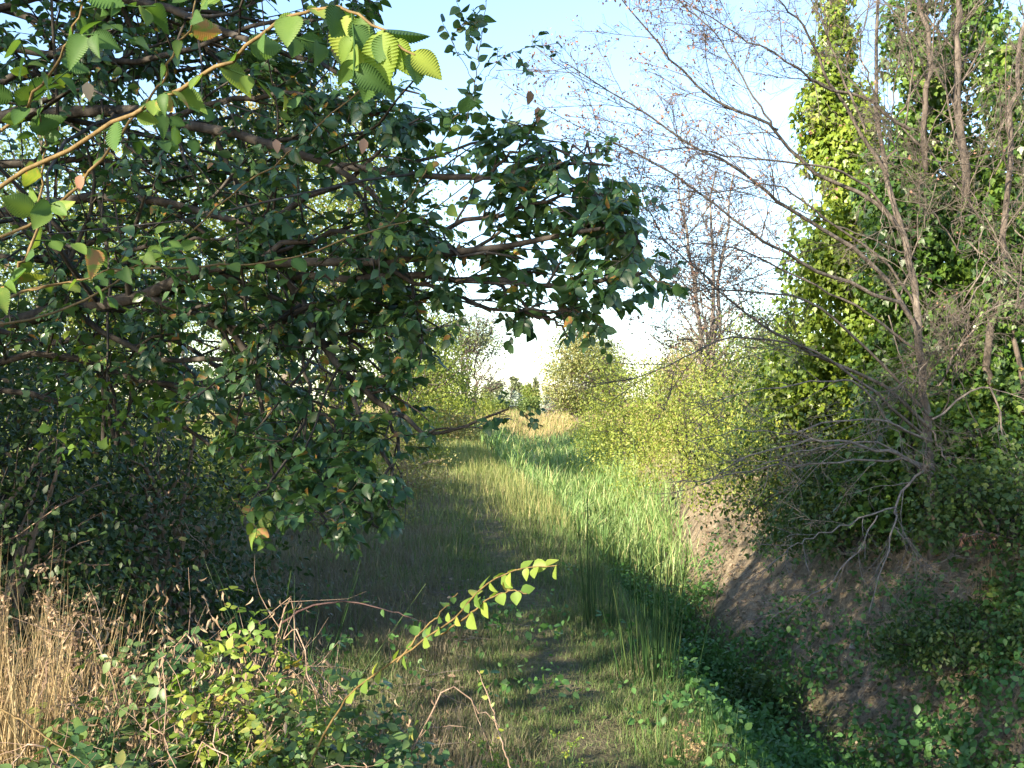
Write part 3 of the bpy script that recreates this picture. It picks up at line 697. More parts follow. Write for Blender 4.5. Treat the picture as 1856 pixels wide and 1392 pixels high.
shrub('field_bush', 'brownish dry bush below the elm tip, nearest of those beside the path', (-2.4, 15.5), 2.0, 1.0, 120, 30, .05, 'tree_olive', seed=47, stems=20, bark='cane', group='dry bushes closing in on the path')
shrub('field_bush', 'olive dry bush farther up the left edge of the path', (-2.9, 27), 2.4, 1.5, 120, 36, .075, 'tree_olive', seed=48, stems=16, bark='cane', group='dry bushes closing in on the path')
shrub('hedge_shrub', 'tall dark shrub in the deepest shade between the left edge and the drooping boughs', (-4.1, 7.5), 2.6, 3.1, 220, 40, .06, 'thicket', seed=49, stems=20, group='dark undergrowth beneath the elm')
shrub('wild_vine', 'bright green leafy vine patch hanging below the forked elm bough', (*P(215, 640, 5.9)[:2], float(P(215, 640, 5.9)[2]) - .5), .75, .95, 34, 16, .075, 'ivy', T_IVY, seed=44, cat='vine', stems=5)

# ------------------------------------------------------------------ brambles in the lower left foreground
def bramble(label, px, py, d, w, h, n, mat, size=.045, seed=0, canes=9, dry=0):
    reseed(seed)
    b = P(px, py, d); b[2] = zg(b[0], b[1])
    o = thing('bramble_bush', label, 'bush', b, 'bramble bushes in the foreground')
    cs = []
    for _ in range(canes):
        a = U(0, 6.28); e = b + np.array([math.cos(a) * w * U(.3, .6), math.sin(a) * w * .35, h * U(.25, .75)])
        s = b + RNG.normal(0, .08, 3) * np.array([1, 1, 0]); mdd = s * .45 + e * .55 + UP * h * U(.3, .6)
        cs.append(spline([s, mdd, e], 12, .012))
    cs = np.array(cs); cr = np.linspace(.0045, .0018, 12)[None].repeat(canes, 0)
    mb = MB(); tubes(mb, cs, cr, 4)
    tw, rt = kids(cs, cr, 6, .25, 1, (35, 70), .28, 5, .15, 0, .6, lmin=.08); tubes(mb, tw, rt, 3)
    mb.build('cane', M['cane'], o)
    # trifoliate leaves through the mound
    m = int(n * .95); size = size * 1.12
    v = unit(RNG.normal(size=(m, 3))); v[:, 2] = np.abs(v[:, 2])
    rad = U(.25, 1, m) ** .6 * (.7 + .55 * fbm(v[:, 0] * 2.5 + seed, v[:, 1] * 2.5 + v[:, 2] * 2))
    c = b + v * rad[:, None] * np.array([w / 2, w * .42, h])
    a0 = RNG.normal(0, .7, (m, 3)) + v * .5 - UP * .15; nr = v * .6 + UP * .9 + np.array([0, -.35, 0]) + RNG.normal(0, .35, (m, 3))
    a0 = unit(a0); nr = unit(nr - (nr * a0).sum(-1, keepdims=True) * a0); B = np.cross(nr, a0)
    mb = MB(); R = np.clip(U(0, 1, m) ** 1.1, 0, 1); s = size * U(.6, 1.2, m)
    for sg in (0, 1, -1):
        ax = a0 if sg == 0 else a0 * .25 + sg * B
        put_leaves(mb, T_OVAL if sg == 0 else T_LEAF4, c + unit(ax) * (s * .18)[:, None], ax + RNG.normal(0, .12, (m, 3)), nr + RNG.normal(0, .15, (m, 3)), s * (1 if sg == 0 else .85), np.clip(R + U(-.1, .1, m), 0, 1))
    mb.build('foliage', M[mat], o)
    if dry:
        v = unit(RNG.normal(size=(dry, 3))); v[:, 2] = np.abs(v[:, 2])
        c = b + v * U(.8, 1.15, dry)[:, None] * np.array([w / 2, w * .42, h]) + np.array([w * .05, -.04, 0])
        put_leaves(MB(), T_DRY, c, RNG.normal(0, .4, (dry, 3)) - UP, RNG.normal(0, 1, (dry, 3)), U(.018, .04, dry)).build('dead_foliage', M['dead'], o)
    return o
bramble('dark bluish green bramble in the bottom left corner among straw', 130, 1392, 3.3, .8, .62, 560, 'bramble', .055, 51, 8, 60)
bramble('bramble hung with many curled dead leaves, left of the yellow green one', 290, 1330, 3.75, 1.0, .95, 700, 'bramble', .046, 52, 14, 1300)
bramble('bright yellow green bramble in the middle of the foreground thicket', 440, 1330, 3.6, .85, .98, 800, 'bramble_y', .040, 53, 12, 260)
bramble('bramble at the right end of the foreground thicket beside the sunlit shoot', 620, 1370, 3.5, .95, .76, 900, 'bramble', .042, 54, 12, 90)
bramble('low bramble at the bottom edge under the yellow green one', 430, 1440, 3.1, 1.0, .5, 700, 'bramble', .05, 55, 8, 50)

bramble('bluish green bramble sprawling over the straw between the corner and the dead-leaved bramble', 235, 1400, 3.25, .8, .55, 620, 'bramble', .052, 56, 9, 120)

# sunlit elm shoots rising out of the brambles
def shoot(label, ctrl, r0, n, s, mat, seed, extra=None, droop=.35, tpl=T_ROUNDS, stem='shoot', cat='shoot', name='elm_shoot', group=None):
    reseed(seed)
    p = spline([P(*c) for c in ctrl], 26, .002)
    o = thing(name, label, cat, p[0], group)
    mb = tubes(MB(), p, np.linspace(r0, .0014, 26), 6)
    mb.build('stem', M[stem], o)
    lf = MB(); twig_leaves(lf, tpl, p[None, 5:], n, s, t0=.02, spread=65, droop=droop, jit=.5, upv=(-.3, -.7, .7))
    lf.build('foliage', M[mat], o)
    return o
shoot('long sunlit elm shoot with round yellow green leaves leaning right over the path', [(560, 1392, 3.3), (610, 1290, 3.2), (650, 1245, 3.1), (740, 1180, 2.95), (830, 1115, 2.8), (880, 1060, 2.7), (940, 1032, 2.62), (1010, 1025, 2.55)], .0038, 30, .05, 'lime', 61)
shoot('short fork of bare orange shoot with few leaves beside the long sunlit one', [(720, 1200, 2.97), (760, 1150, 2.95), (795, 1115, 2.92), (830, 1075, 2.9)], .0035, 6, .04, 'elm_near', 62)
shoot('yellow tipped elm shoot below the tip of the long sunlit one', [(800, 1150, 2.9), (850, 1115, 2.75), (880, 1090, 2.7), (920, 1072, 2.65), (955, 1076, 2.62)], .003, 8, .054, 'lime', 63)
shoot('thin thorny cane with pale leaflets standing beside the path at the bottom', [(925, 1392, 3.6), (905, 1330, 3.6), (885, 1265, 3.65), (865, 1215, 3.7)], .0035, 8, .026, 'bramble_y', 64, tpl=T_LEAF, stem='cane', cat='cane', name='bramble_cane')
shoot('dark purple bramble cane arching low over the dry grass under the elm', [(505, 1135, 4.6), (560, 1100, 4.5), (640, 1092, 4.4), (720, 1112, 4.3), (775, 1130, 4.2)], .006, 6, .05, 'weed', 65, tpl=T_LEAF, stem='cane_dark', cat='cane', name='bramble_cane')
shoot('bare yellow reed stalk lying aslant in the bottom left corner', [(-20, 1275, 3.0), (45, 1310, 2.95), (110, 1355, 2.9), (175, 1400, 2.85)], .0035, 2, .02, 'straw', 66, tpl=T_DRY, stem='shoot', cat='stalk', name='reed_stalk')

# weeds with little yellow green flower heads right of the brambles
def sprig(label, px, py, d, w, h, seed, mat='bramble_y', n=6, head=.012, stemmat='weed', name='flowering_weed', cat='weed', group='small flowering weeds by the path'):
    reseed(seed)
    b = P(px, py, d); b[2] = zg(b[0], b[1])
    o = thing(name, label, cat, b, group)
    e = np.stack([U(-.5, .5, n) * w, U(-.25, .25, n) * w, h * U(.6, 1.0, n)], -1) + b
    sp = np.array([spline([b + RNG.normal(0, .015, 3) * np.array([1, 1, 0]), b * .5 + q * .5 + UP * .1 * h + RNG.normal(0, .03, 3), q], 9, .008) for q in e])
    sr = np.linspace(.0028, .001, 9)[None].repeat(n, 0)
    tw, rt = kids(sp, sr, 6, .4, 1, (30, 60), .22, 5, .12, .05, .7, lmin=.05)
    mb = MB(); tubes(mb, sp, sr, 4); tubes(mb, tw, np.maximum(rt, .0008), 3); mb.build('stem', M[stemmat], o)
    for q in np.concatenate([tw[:, -1], sp[:, -1]]):
        clump_leaves(lf := MB(), T_SMALL, q[None], 14, np.full(1, head * .55), head * 1.25)
        lf.build('flower_head' if mat not in ('dead', 'straw') else 'seed_head', M[mat], o)
    return o
sprig('flowering weed with pale yellow heads right of the bramble thicket', 800, 1330, 3.9, .75, .42, 71)
sprig('flowering weed reaching over the path right of the sunlit shoot', 960, 1290, 3.9, .5, .5, 72)
sprig('low flowering weed at the foot of the shoot, under the bramble end', 740, 1392, 3.6, .5, .3, 73)
sprig('brown dried weed at the bottom edge beside the path', 1240, 1420, 5.2, .5, .32, 74, mat='straw', stemmat='straw', name='dried_weed', cat='weed', group='dried weeds with fluffy seed heads')

# dried weeds with fluffy seed heads, and clumps of straw, at the left edge
dw = [(70, 1250, 3.9, .5, 1.05, 'tall dried weed at the left edge with fluffy pale heads above the straw'),
      (180, 1250, 4.2, .7, 1.0, 'dried weed bending right with pale tufts, second from the left edge'),
      (20, 1200, 4.4, .5, 1.25, 'tallest dried weed, hard against the left edge'),
      (250, 1180, 4.6, .9, .85, 'dried weed spreading its tufts above the dead-leaved bramble'),
      (330, 1150, 5.0, .6, .6, 'short dried weed in the deep shade right of the other dried weeds')]
for q, (px, py, d, w, h, lb) in enumerate(dw):
    sprig(lb, px, py, d, w, h, 80 + q, mat='dead', stemmat='straw', n=9, head=.016, name='dried_weed', group='dried weeds with fluffy seed heads')
def straw(label, px, d, n, h, w, seed, mat='straw', name='straw_clump', group='clumps of dry straw at the left edge', cat='grass clump', bw=.0055):
    reseed(seed)
    b = P(px, 1300, d); b[2] = zg(b[0], b[1])
    p = b + RNG.normal(0, 1, (n, 3)) * np.array([w, w * .6, 0]); p[:, 2] = zg(p[:, 0], p[:, 1]) - .01
    o = thing(name, label, cat, b, group)
    blades(MB(), p, h * U(.35, 1.1, n), bw, lean=.32).build('blade', M[mat], o)
    return o
straw('dense upright dry straw in the bottom left corner', 40, 3.5, 300, 1.0, .13, 91)
straw('dry straw clump behind the bottom left bramble', 130, 3.9, 300, 1.05, .15, 92)
straw('dry straw clump at the left edge behind the other straw', 0, 4.4, 280, 1.25, .2, 93)
straw('thin straw showing between the dead-leaved bramble and the dark one', 220, 3.6, 260, .55, .12, 94)
straw('sunlit straw tuft at the bottom edge left of the path', 830, 4.3, 300, .16, .22, 95, bw=.004)
straw('sunlit straw tuft at the bottom edge where the path begins', 1060, 4.6, 300, .14, .25, 96, bw=.004)

# ================================================================== right bank: ivy-clad trees, bare tree, shrubs
def ivy_tree(name, label, base_px, d, stems, blobs, seed, dens=420, bark='bark_pink', leaf=.085, ncap=26000, mat='ivy', lean=0):
    """stems: list of (control px list, radius); blobs: (px, py, radius px, depth offset) lumps of ivy"""
    reseed(seed)
    b = P(*base_px, d); b[2] = zg(b[0], b[1]) - .05
    o = thing(name, label, 'tree', b)
    for q, (ctrl, r0) in enumerate(stems):
        p = spline([b + np.array([.05 * q, .03 * q, 0])] + [P(*c, d + (0 if len(c) == 2 else 0)) if len(c) == 2 else P(*c) for c in ctrl], 24, .02)
        rr = np.linspace(r0, r0 * .35, 24)
        mb = tubes(MB(), p, rr, 8)
        b1, r1 = kids(p, rr, 9, .45, 1, (25, 55), .22, 8, .1, .05, .35, lmin=.5)
        b2, r2 = kids(b1, r1, 6, .2, 1, (25, 60), .45, 6, .12, .02, .5)
        tubes(mb, b1, r1, 4); tubes(mb, b2, np.maximum(r2, .0018), 3)
        mb.build('trunk', M[bark], o)
    lf = MB(); B = np.array([P(x, y, d + dd) for x, y, r, dd in blobs]); R = np.array([r / F_PX * d for x, y, r, dd in blobs])
    per = np.minimum((4 * np.pi * R * R * dens * .5).astype(int) + 20, 2600)
    for c, r, n in zip(B, R, per):
        v = unit(RNG.normal(size=(n, 3)))
        rad = r * (.55 + .75 * fbm(v[:, 0] * 2.2 + c[0] * 3, v[:, 2] * 2.2 + v[:, 1] * 1.7 + c[2] * 3)) * U(.8, 1.08, n)
        p = c + v * rad[:, None] * np.array([1, .8, 1.25])
        nr = v + UP * .45 + RNG.normal(0, .4, (n, 3))
        ax = -UP * .9 + v * .45 + RNG.normal(0, .5, (n, 3))
        put_leaves(lf, T_IVY, p, ax, nr, leaf * .92 * U(.35, 1.0, n) ** .7 * 1.25, np.clip(.5 * fbm(p[:, 0] * 1.6 + p[:, 1], p[:, 2] * 1.6) + .6 * U(0, 1, n) - .05, 0, 1))
    lf.build('ivy', M[mat], o)
    return o

def lumps(n, px0, px1, py0, py1, r0, r1, d0, d1, keep=None):
    L = []
    while len(L) < n:
        x, y = U(px0, px1), U(py0, py1)
        if keep is None or keep(x, y): L.append((x, y, U(r0, r1), U(d0, d1)))
    return L
reseed(101)
# slim ivy column rising free of the mass, widening below
c1 = [(1512 + U(-24, 24), y, (26 + 24 * sm(0, 260, y)) * U(.5, 1.25), U(-.15, .1)) for y in np.arange(-30, 330, 12)]
c1 += [(1545 + U(-30, 30), y, U(46, 64), U(-.3, .3)) for y in np.arange(210, 390, 16)]
c1 += lumps(46, 1415, 1620, 365, 740, 36, 62, -.5, .5, lambda x, y: x > 1480 - .35 * (y - 330) or y > 520)
ivy_tree('ivy_clad_tree', 'slim tree trunk wrapped in bright sunlit ivy, a free-standing ivy column right of the sky', (1560, 930), 13.2,
         [([(1560, 700), (1556, 480), (1540, 300), (1515, 120), (1508, 0), (1500, -180)], .06)], c1, 102, 470, mat='ivy_y')
# two pinkish stems in a broad ivy mass
c2 = lumps(34, 1630, 1730, -40, 330, 28, 50, -.2, .5) + lumps(26, 1720, 1800, -40, 330, 26, 46, .0, .6) + lumps(70, 1600, 1810, 330, 760, 40, 66, -.7, .7) + lumps(34, 1590, 1810, 720, 970, 38, 60, -.6, .4)
ivy_tree('ivy_clad_tree', 'broad tree with two bare pinkish stems standing out of dark ivy on the right', (1735, 985), 11.6,
         [([(1745, 800, 11.6), (1768, 560, 11.6), (1752, 370, 11.0), (1738, 200, 10.9), (1736, 100, 10.9), (1742, -10, 10.9), (1755, -250, 10.9)], .066),
          ([(1700, 800, 11.8), (1690, 560, 11.7), (1676, 330, 11.3), (1678, 190, 11.0), (1682, 80, 11.0), (1668, -10, 11.0), (1650, -220, 11.0)], .05)], c2, 103, 380)
c3 = lumps(34, 1795, 1900, 40, 380, 30, 52, -.1, .6) + lumps(50, 1790, 1930, 380, 960, 42, 70, -.6, .5)
ivy_tree('ivy_clad_tree', 'leaning tree at the right edge half covered with ivy, its bare trunk showing', (1850, 985), 10.8,
         [([(1830, 800, 10.6), (1790, 640, 10.4), (1815, 520, 10.2), (1822, 380, 10.1), (1836, 220, 10.1), (1850, 90, 10.1), (1880, -80, 10.1)], .048),
          ([(1860, 760, 10.5), (1842, 600, 10.3), (1880, 480, 10.2), (1900, 300, 10.2)], .036)], c3, 104, 330)

# ------------------------------------------------------------------ the bare tree whose limbs reach left over the ditch
reseed(111)
bb = P(1690, 1000, 10.0); bb[2] = zg(bb[0], bb[1]) - .05
bare = thing('bare_tree', 'bare grey tree whose leafless limbs fan out left across the sky', 'tree', bb)
trp = spline([bb, P(1690, 880, 10), P(1680, 760, 9.95), P(1668, 640, 9.9), P(1658, 525, 9.85), P(1640, 430, 9.8), P(1618, 370, 9.75), P(1602, 280, 9.7), P(1588, 190, 9.7), P(1590, 0, 9.7), P(1600, -180, 9.7)], 30, .01)
tubes(tb := MB(), trp, np.linspace(.05, .012, 30), 8); tb.build('trunk', M['bark_grey'], bare)
BL = [  # limbs: control px, depth at start / end, radius, twig density
    ([(1664, 600), (1600, 500), (1520, 430), (1430, 380), (1388, 345), (1318, 295), (1238, 255), (1168, 205), (1078, 150), (1013, 108)], 9.9, 8.3, .034, 1.1, 1),
    ([(1640, 430), (1578, 360), (1488, 320), (1433, 270), (1388, 220), (1308, 190), (1238, 130), (1188, 70), (1128, 0), (1100, -50)], 9.8, 8.5, .032, 1, 1),
    ([(1410, 235), (1388, 215), (1353, 150), (1298, 65), (1238, 8), (1200, -40)], 8.9, 8.3, .016, 1, 1),
    ([(1650, 235), (1570, 180), (1490, 155), (1453, 130), (1378, 85), (1298, 40), (1220, -20)], 9.7, 8.6, .024, 1, 1),
    ([(1676, 700), (1650, 570), (1553, 520), (1478, 490), (1418, 455), (1368, 425), (1298, 370), (1208, 310), (1128, 265), (1038, 225)], 9.95, 8.2, .034, 1, 1),
    ([(1690, 780), (1600, 700), (1503, 655), (1428, 615), (1353, 570), (1278, 500), (1203, 435), (1160, 330)], 9.9, 8.4, .028, 1, .6),
    ([(1690, 760), (1560, 620), (1460, 545), (1378, 530), (1298, 525), (1228, 535), (1143, 540)], 9.9, 8.5, .022, 1, .9),
    ([(1690, 800), (1600, 725), (1503, 650), (1400, 615), (1300, 618), (1228, 655), (1138, 690)], 9.9, 8.4, .024, 1, .8),
    ([(1610, 320), (1560, 240), (1500, 140), (1460, 50), (1415, 0), (1380, -60)], 9.7, 8.9, .030, 1, .7),
    ([(1570, 240), (1520, 120), (1490, 40), (1440, -60)], 9.5, 9.0, .018, 1, .7),
    ([(1640, 430), (1560, 330), (1480, 300), (1380, 290), (1290, 275), (1210, 270), (1130, 280)], 9.8, 8.3, .020, 1, .8),
    ([(1660, 560), (1600, 470), (1500, 400), (1430, 345), (1380, 335), (1280, 350), (1170, 330)], 9.9, 8.5, .020, 1, .8),
    ([(1670, 640), (1560, 560), (1480, 520), (1400, 480), (1330, 450), (1260, 440), (1190, 470)], 9.9, 8.6, .020, 1, .8),
    ([(1604, 300), (1640, 220), (1655, 120), (1640, 20), (1650, -90)], 9.7, 9.3, .016, 1, .3),
    ([(1590, 190), (1560, 90), (1575, 0), (1560, -100)], 9.7, 9.5, .013, 1, .3),
]
for q in range(28):                     # thin dead stems standing and crossing in front of the ivy
    x, y = U(1600, 1880), U(200, 950)
    a = U(-2.2, -.9) if q % 3 else U(-.4, 3.6); L = U(180, 420)
    BL.append(([(x, y), (x + math.cos(a) * L * .5 + U(-18, 18), y + math.sin(a) * L * .5), (x + math.cos(a) * L + U(-40, 40), y + math.sin(a) * L)], 9.9, 9.3, U(.007, .014), 1, .1))
LOWB = [  # lower dead boughs, without any leaves
    ([(1690, 860), (1650, 835), (1600, 815), (1540, 802), (1470, 800), (1400, 815), (1330, 840), (1270, 880)], 9.6, 8.4, .026),
    ([(1690, 850), (1640, 830), (1580, 800), (1500, 808), (1440, 825), (1380, 840), (1300, 860)], 9.6, 8.5, .018),
    ([(1690, 850), (1630, 832), (1540, 838), (1450, 842), (1370, 850), (1290, 870), (1210, 875)], 9.6, 8.3, .018),
    ([(1690, 800), (1640, 780), (1580, 760), (1500, 765), (1420, 785), (1340, 780), (1250, 800)], 9.6, 8.4, .018),
    ([(1690, 800), (1620, 775), (1560, 700), (1500, 690), (1420, 700), (1330, 715), (1240, 745)], 9.7, 8.6, .018),
    ([(1690, 840), (1673, 850), (1640, 885), (1622, 920), (1620, 945), (1603, 1015), (1580, 1080), (1578, 1180)], 9.4, 8.3, .020),
    ([(1622, 920), (1560, 940), (1480, 970), (1430, 995), (1380, 1040)], 8.9, 8.3, .012),
    ([(1590, 935), (1560, 990), (1520, 1040), (1470, 1080), (1400, 1120)], 8.8, 8.2, .010),
    ([(1622, 955), (1650, 985), (1665, 1020), (1690, 1030)], 8.7, 8.6, .008),
    ([(1690, 780), (1712, 830), (1735, 870), (1780, 890), (1850, 870)], 9.6, 9.2, .014),
    ([(1700, 700), (1745, 620), (1800, 560), (1870, 540)], 9.7, 9.3, .018),
    ([(1680, 700), (1640, 690), (1600, 740), (1640, 800), (1700, 850)], 9.6, 9.3, .010),
    ([(1690, 760), (1790, 700), (1820, 820), (1850, 900), (1870, 960)], 9.5, 9.0, .016),
]
tipl = MB()
for q, (c, d0, d1, r0, dn, lv) in enumerate(BL):
    p = spline([P(x, y, d) for (x, y), d in zip(c, np.linspace(d0, d1, len(c)))], 22, .009); r = np.linspace(r0 * .68, .0032, 22)
    mb = MB(); tubes(mb, p, r, 6)
    b1, r1 = kids(p, r, 16 if len(c) > 4 else 7, .33 if len(c) > 4 else .25, 1, (22, 50), .26, 9, .085, .0, .5, flat=.1, lmin=.45, grow=.5)
    b2, r2 = kids(b1, r1, 7, .15, 1, (25, 60), .42, 6, .14, .0, .55, lmin=.15)
    b3, r3 = kids(b2, r2, 6, .2, 1, (25, 65), .5, 4, .14, .01, .6, lmin=.1)
    tubes(mb, b1, np.maximum(r1 * .85, .003), 4); tubes(mb, b2, np.maximum(r2 * .85, .002), 3); tubes(mb, b3, np.maximum(r3 * .85, .0013), 3)
    mb.build('branch', M['bark_grey'], bare)
    e = b3[:, -1]; k = U(0, 1, len(e)) < .36 * lv * (.3 + .9 * sm(1450, 1100, proj(e)[:, 0]))
    clump_leaves(tipl, T_LEAF, e[k], 2, np.full(k.sum(), .03), .032)
for q, (c, d0, d1, r0) in enumerate(LOWB):
    p = spline([P(x, y, d) for (x, y), d in zip(c, np.linspace(d0, d1, len(c)))], 20, .012); r = np.linspace(r0 * .72, .003, 20)
    mb = MB(); tubes(mb, p, r, 6)
    b1, r1 = kids(p, r, 9, .2, 1, (20, 50), .3, 8, .12, -.02, .5, lmin=.3)
    b2, r2 = kids(b1, r1, 5, .2, 1, (25, 55), .4, 6, .14, .0, .55, lmin=.12)
    b3, r3 = kids(b2, r2, 4, .2, 1, (25, 60), .45, 4, .12, .0, .6, lmin=.08)
    tubes(mb, b1, np.maximum(r1, .0028), 4); tubes(mb, b2, np.maximum(r2, .0018), 3); tubes(mb, b3, np.maximum(r3, .0012), 3)
    mb.build('dead_branch', M['bark_pale'], bare)
tipl.build('dead_foliage', M['rust'], bare)

# withered conifer-like dead bough lying at the right edge
reseed(115)
b = P(1800, 975, 8.8)
wb = thing('dead_bough', 'withered bough with rust brown leaves hanging at the right edge', 'branch', b)
p = spline([P(1890, 990, 8.8), P(1840, 975, 8.8), P(1780, 968, 8.75), P(1740, 975, 8.7)], 12, .01)
tw, rt = kids(p, np.linspace(.01, .004, 12), 12, .1, 1, (30, 60), .3, 5, .1, -.05, .6)
mb = MB(); tubes(mb, p, np.linspace(.01, .004, 12), 5); tubes(mb, tw, rt, 3); mb.build('stem', M['bark_grey'], wb)
lf = MB(); twig_leaves(lf, T_DRY, tw, 9, .05, droop=.8); lf.build('dead_foliage', M['rust'], wb)

# ------------------------------------------------------------------ shrubs on the right bank
SH = 'yellow green shrubs along the right bank'
def at_px(px, d): return ((px - CX) / F_PX * d, d)
shrub('bank_shrub', 'rounded yellow green shrub in full sun, nearest the ditch on the right bank', at_px(1250, 22), 2.9, 2.7, 210, 46, .062, 'shrub', seed=121, group=SH)
shrub('bank_shrub', 'tall yellow green shrub under the fanned bare limbs, right of the rounded one', at_px(1370, 19.5), 3.0, 3.0, 210, 46, .06, 'shrub', seed=122, group=SH)
shrub('bank_shrub', 'yellow green shrub farther along the bank with its foot hidden by the rounded one', at_px(1160, 30), 3.4, 3.3, 180, 44, .08, 'shrub', seed=123, group=SH)
shrub('bank_shrub', 'pale shrub at the far left end of the right bank row above the tan field', at_px(1120, 40), 3.4, 3.6, 150, 44, .10, 'shrub', seed=124, group=SH)
shrub('bank_shrub', 'shrub with tan dry twigs on top between the bare background tree and the rounded shrub', at_px(1290, 27), 3.6, 3.6, 180, 44, .085, 'tree_tan', seed=125, group=SH)
shrub('bank_shrub', 'low green shrub whose leaves hang over the top of the bare soil', at_px(1385, 15.4), 2.3, 1.6, 180, 46, .055, 'shrub', seed=126, group=SH, low=.2)
DK = 'dark green thicket below the ivy-clad trees'
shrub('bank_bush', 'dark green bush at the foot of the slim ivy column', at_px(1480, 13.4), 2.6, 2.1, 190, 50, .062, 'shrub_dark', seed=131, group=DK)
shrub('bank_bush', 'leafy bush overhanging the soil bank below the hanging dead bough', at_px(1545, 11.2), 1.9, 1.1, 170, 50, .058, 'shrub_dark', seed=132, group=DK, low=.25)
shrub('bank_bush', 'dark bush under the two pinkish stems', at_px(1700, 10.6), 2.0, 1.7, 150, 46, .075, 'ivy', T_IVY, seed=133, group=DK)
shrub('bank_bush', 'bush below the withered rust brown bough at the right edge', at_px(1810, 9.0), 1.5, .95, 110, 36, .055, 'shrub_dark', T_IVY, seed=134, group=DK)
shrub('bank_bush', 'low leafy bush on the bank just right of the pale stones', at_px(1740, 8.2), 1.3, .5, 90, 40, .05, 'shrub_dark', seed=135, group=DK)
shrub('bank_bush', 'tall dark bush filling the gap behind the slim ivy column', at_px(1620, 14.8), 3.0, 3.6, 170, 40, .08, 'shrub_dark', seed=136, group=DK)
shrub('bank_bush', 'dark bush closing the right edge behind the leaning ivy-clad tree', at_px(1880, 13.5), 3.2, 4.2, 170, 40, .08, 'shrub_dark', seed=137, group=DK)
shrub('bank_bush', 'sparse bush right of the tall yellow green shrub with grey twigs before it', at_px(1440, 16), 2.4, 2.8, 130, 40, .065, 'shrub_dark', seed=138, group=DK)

# ------------------------------------------------------------------ leafy weeds in the ditch and at its near end
WD = 'leafy weeds in the ditch'
wl = [(1215, 12.0, 1.0, .75, 'weed', 'tall dense nettle-like weed in the ditch behind the rushes', 141),
      (1130, 13.2, .8, .6, 'weed', 'leafy weed at the shade edge, left of the tall dense one'),
      (1270, 10.6, .8, .5, 'weed', 'dark leafy weed at the foot of the soil bank right of the rushes'),
      (1365, 9.6, .7, .45, 'shrub_dark', 'yellowish leaved weed low on the bare soil bank'),
      (1345, 8.6, .8, .35, 'weed', 'low spreading weed below the yellowish one'),
      (1440, 7.6, .9, .42, 'weed', 'broad leaved weed patch left of the bright grass tuft'),
      (1560, 7.0, .9, .42, 'weed', 'large leaved green weed in the lower right right of the bright grass tuft'),
      (1640, 6.3, .8, .40, 'weed', 'green weed at the bottom edge near the right corner'),
      (1480, 6.2, .9, .34, 'weed', 'dark green weed at the bottom edge below the bright grass tuft'),
      (1760, 6.6, .9, .35, 'shrub_dark', 'low weed in the bottom right corner among dry stems'),
      (1380, 7.0, .7, .28, 'weed', 'small dark weed between the rushes and the broad leaved patch')]
for q, t in enumerate(wl):
    px, d, w, h, mt, lb = t[:6]
    shrub('leafy_weed', lb, at_px(px, d), w, h, 60, 26, .055 if d < 9 else .06, mt, T_OVAL if q in (5, 6, 7, 8) else T_LEAF, group=WD, seed=140 + q, stems=8, bark='weed', cat='weed', low=.2, lump=.45)

# ------------------------------------------------------------------ rushes
def rush(label, px, d, n, h, w, seed, lean=.12):
    reseed(seed)
    b = P(px, 1200, d); b[2] = zg(b[0], b[1])
    o = thing('rush_clump', label, 'rush', b, 'dark green rush clumps')
    p = b + RNG.normal(0, 1, (n, 3)) * np.array([w, w * .8, 0]); p[:, 2] = zg(p[:, 0], p[:, 1]) - .02
    hh = h * U(.5, 1.05, n); l = RNG.normal(0, lean, (n, 2)) + (p - b)[:, :2] * .8
    t = p + np.concatenate([l * hh[:, None], hh[:, None]], 1)
    tubes(MB(), np.stack([p, p * .6 + t * .4 + UP * (hh * .04)[:, None], t], 1), np.stack([np.full(n, .005), np.full(n, .0042), np.full(n, .0014)], 1), 4).build('stem', M['rush'], o)
    return o
rush('dense dark rush clump standing at the ditch edge right of the path', 1185, 7.3, 44, 1.08, .09, 151, .05)
rush('single pair of tall dark rushes left of the dense clump', 1066, 9.0, 5, 1.25, .03, 152, .03)
rush('small group of rushes between the tall pair and the dense clump', 1092, 8.9, 16, .85, .06, 153, .05)
rush('spreading rush clump fanned out in the shade under the elm', 520, 5.4, 34, 1.15, .08, 154, .30)
rush('sunlit rush tuft at the shade edge in the ditch', 965, 17.5, 16, .95, .12, 155, .08)
straw('bright fresh grass tuft in the green weeds at the lower right', 1580, 6.4, 60, .32, .07, 161, 'sungrass', 'grass_tuft', 'fresh grass tufts in the near ditch', bw=.007)
straw('fresh grass tuft at the bottom edge in the lower right', 1655, 5.4, 60, .36, .08, 162, 'sungrass', 'grass_tuft', 'fresh grass tufts in the near ditch', bw=.006)
straw('dry grass tuft on the right bank above the sunny patch', 1790, 8.7, 60, .3, .05, 163, 'straw', 'grass_tuft', 'dry grass tufts on the right bank', bw=.006)
straw('long green grass sweeping from the bottom edge right of the path', 1330, 5.8, 260, .38, .2, 164, 'grass', 'grass_tuft', 'fresh grass tufts in the near ditch', bw=.006)

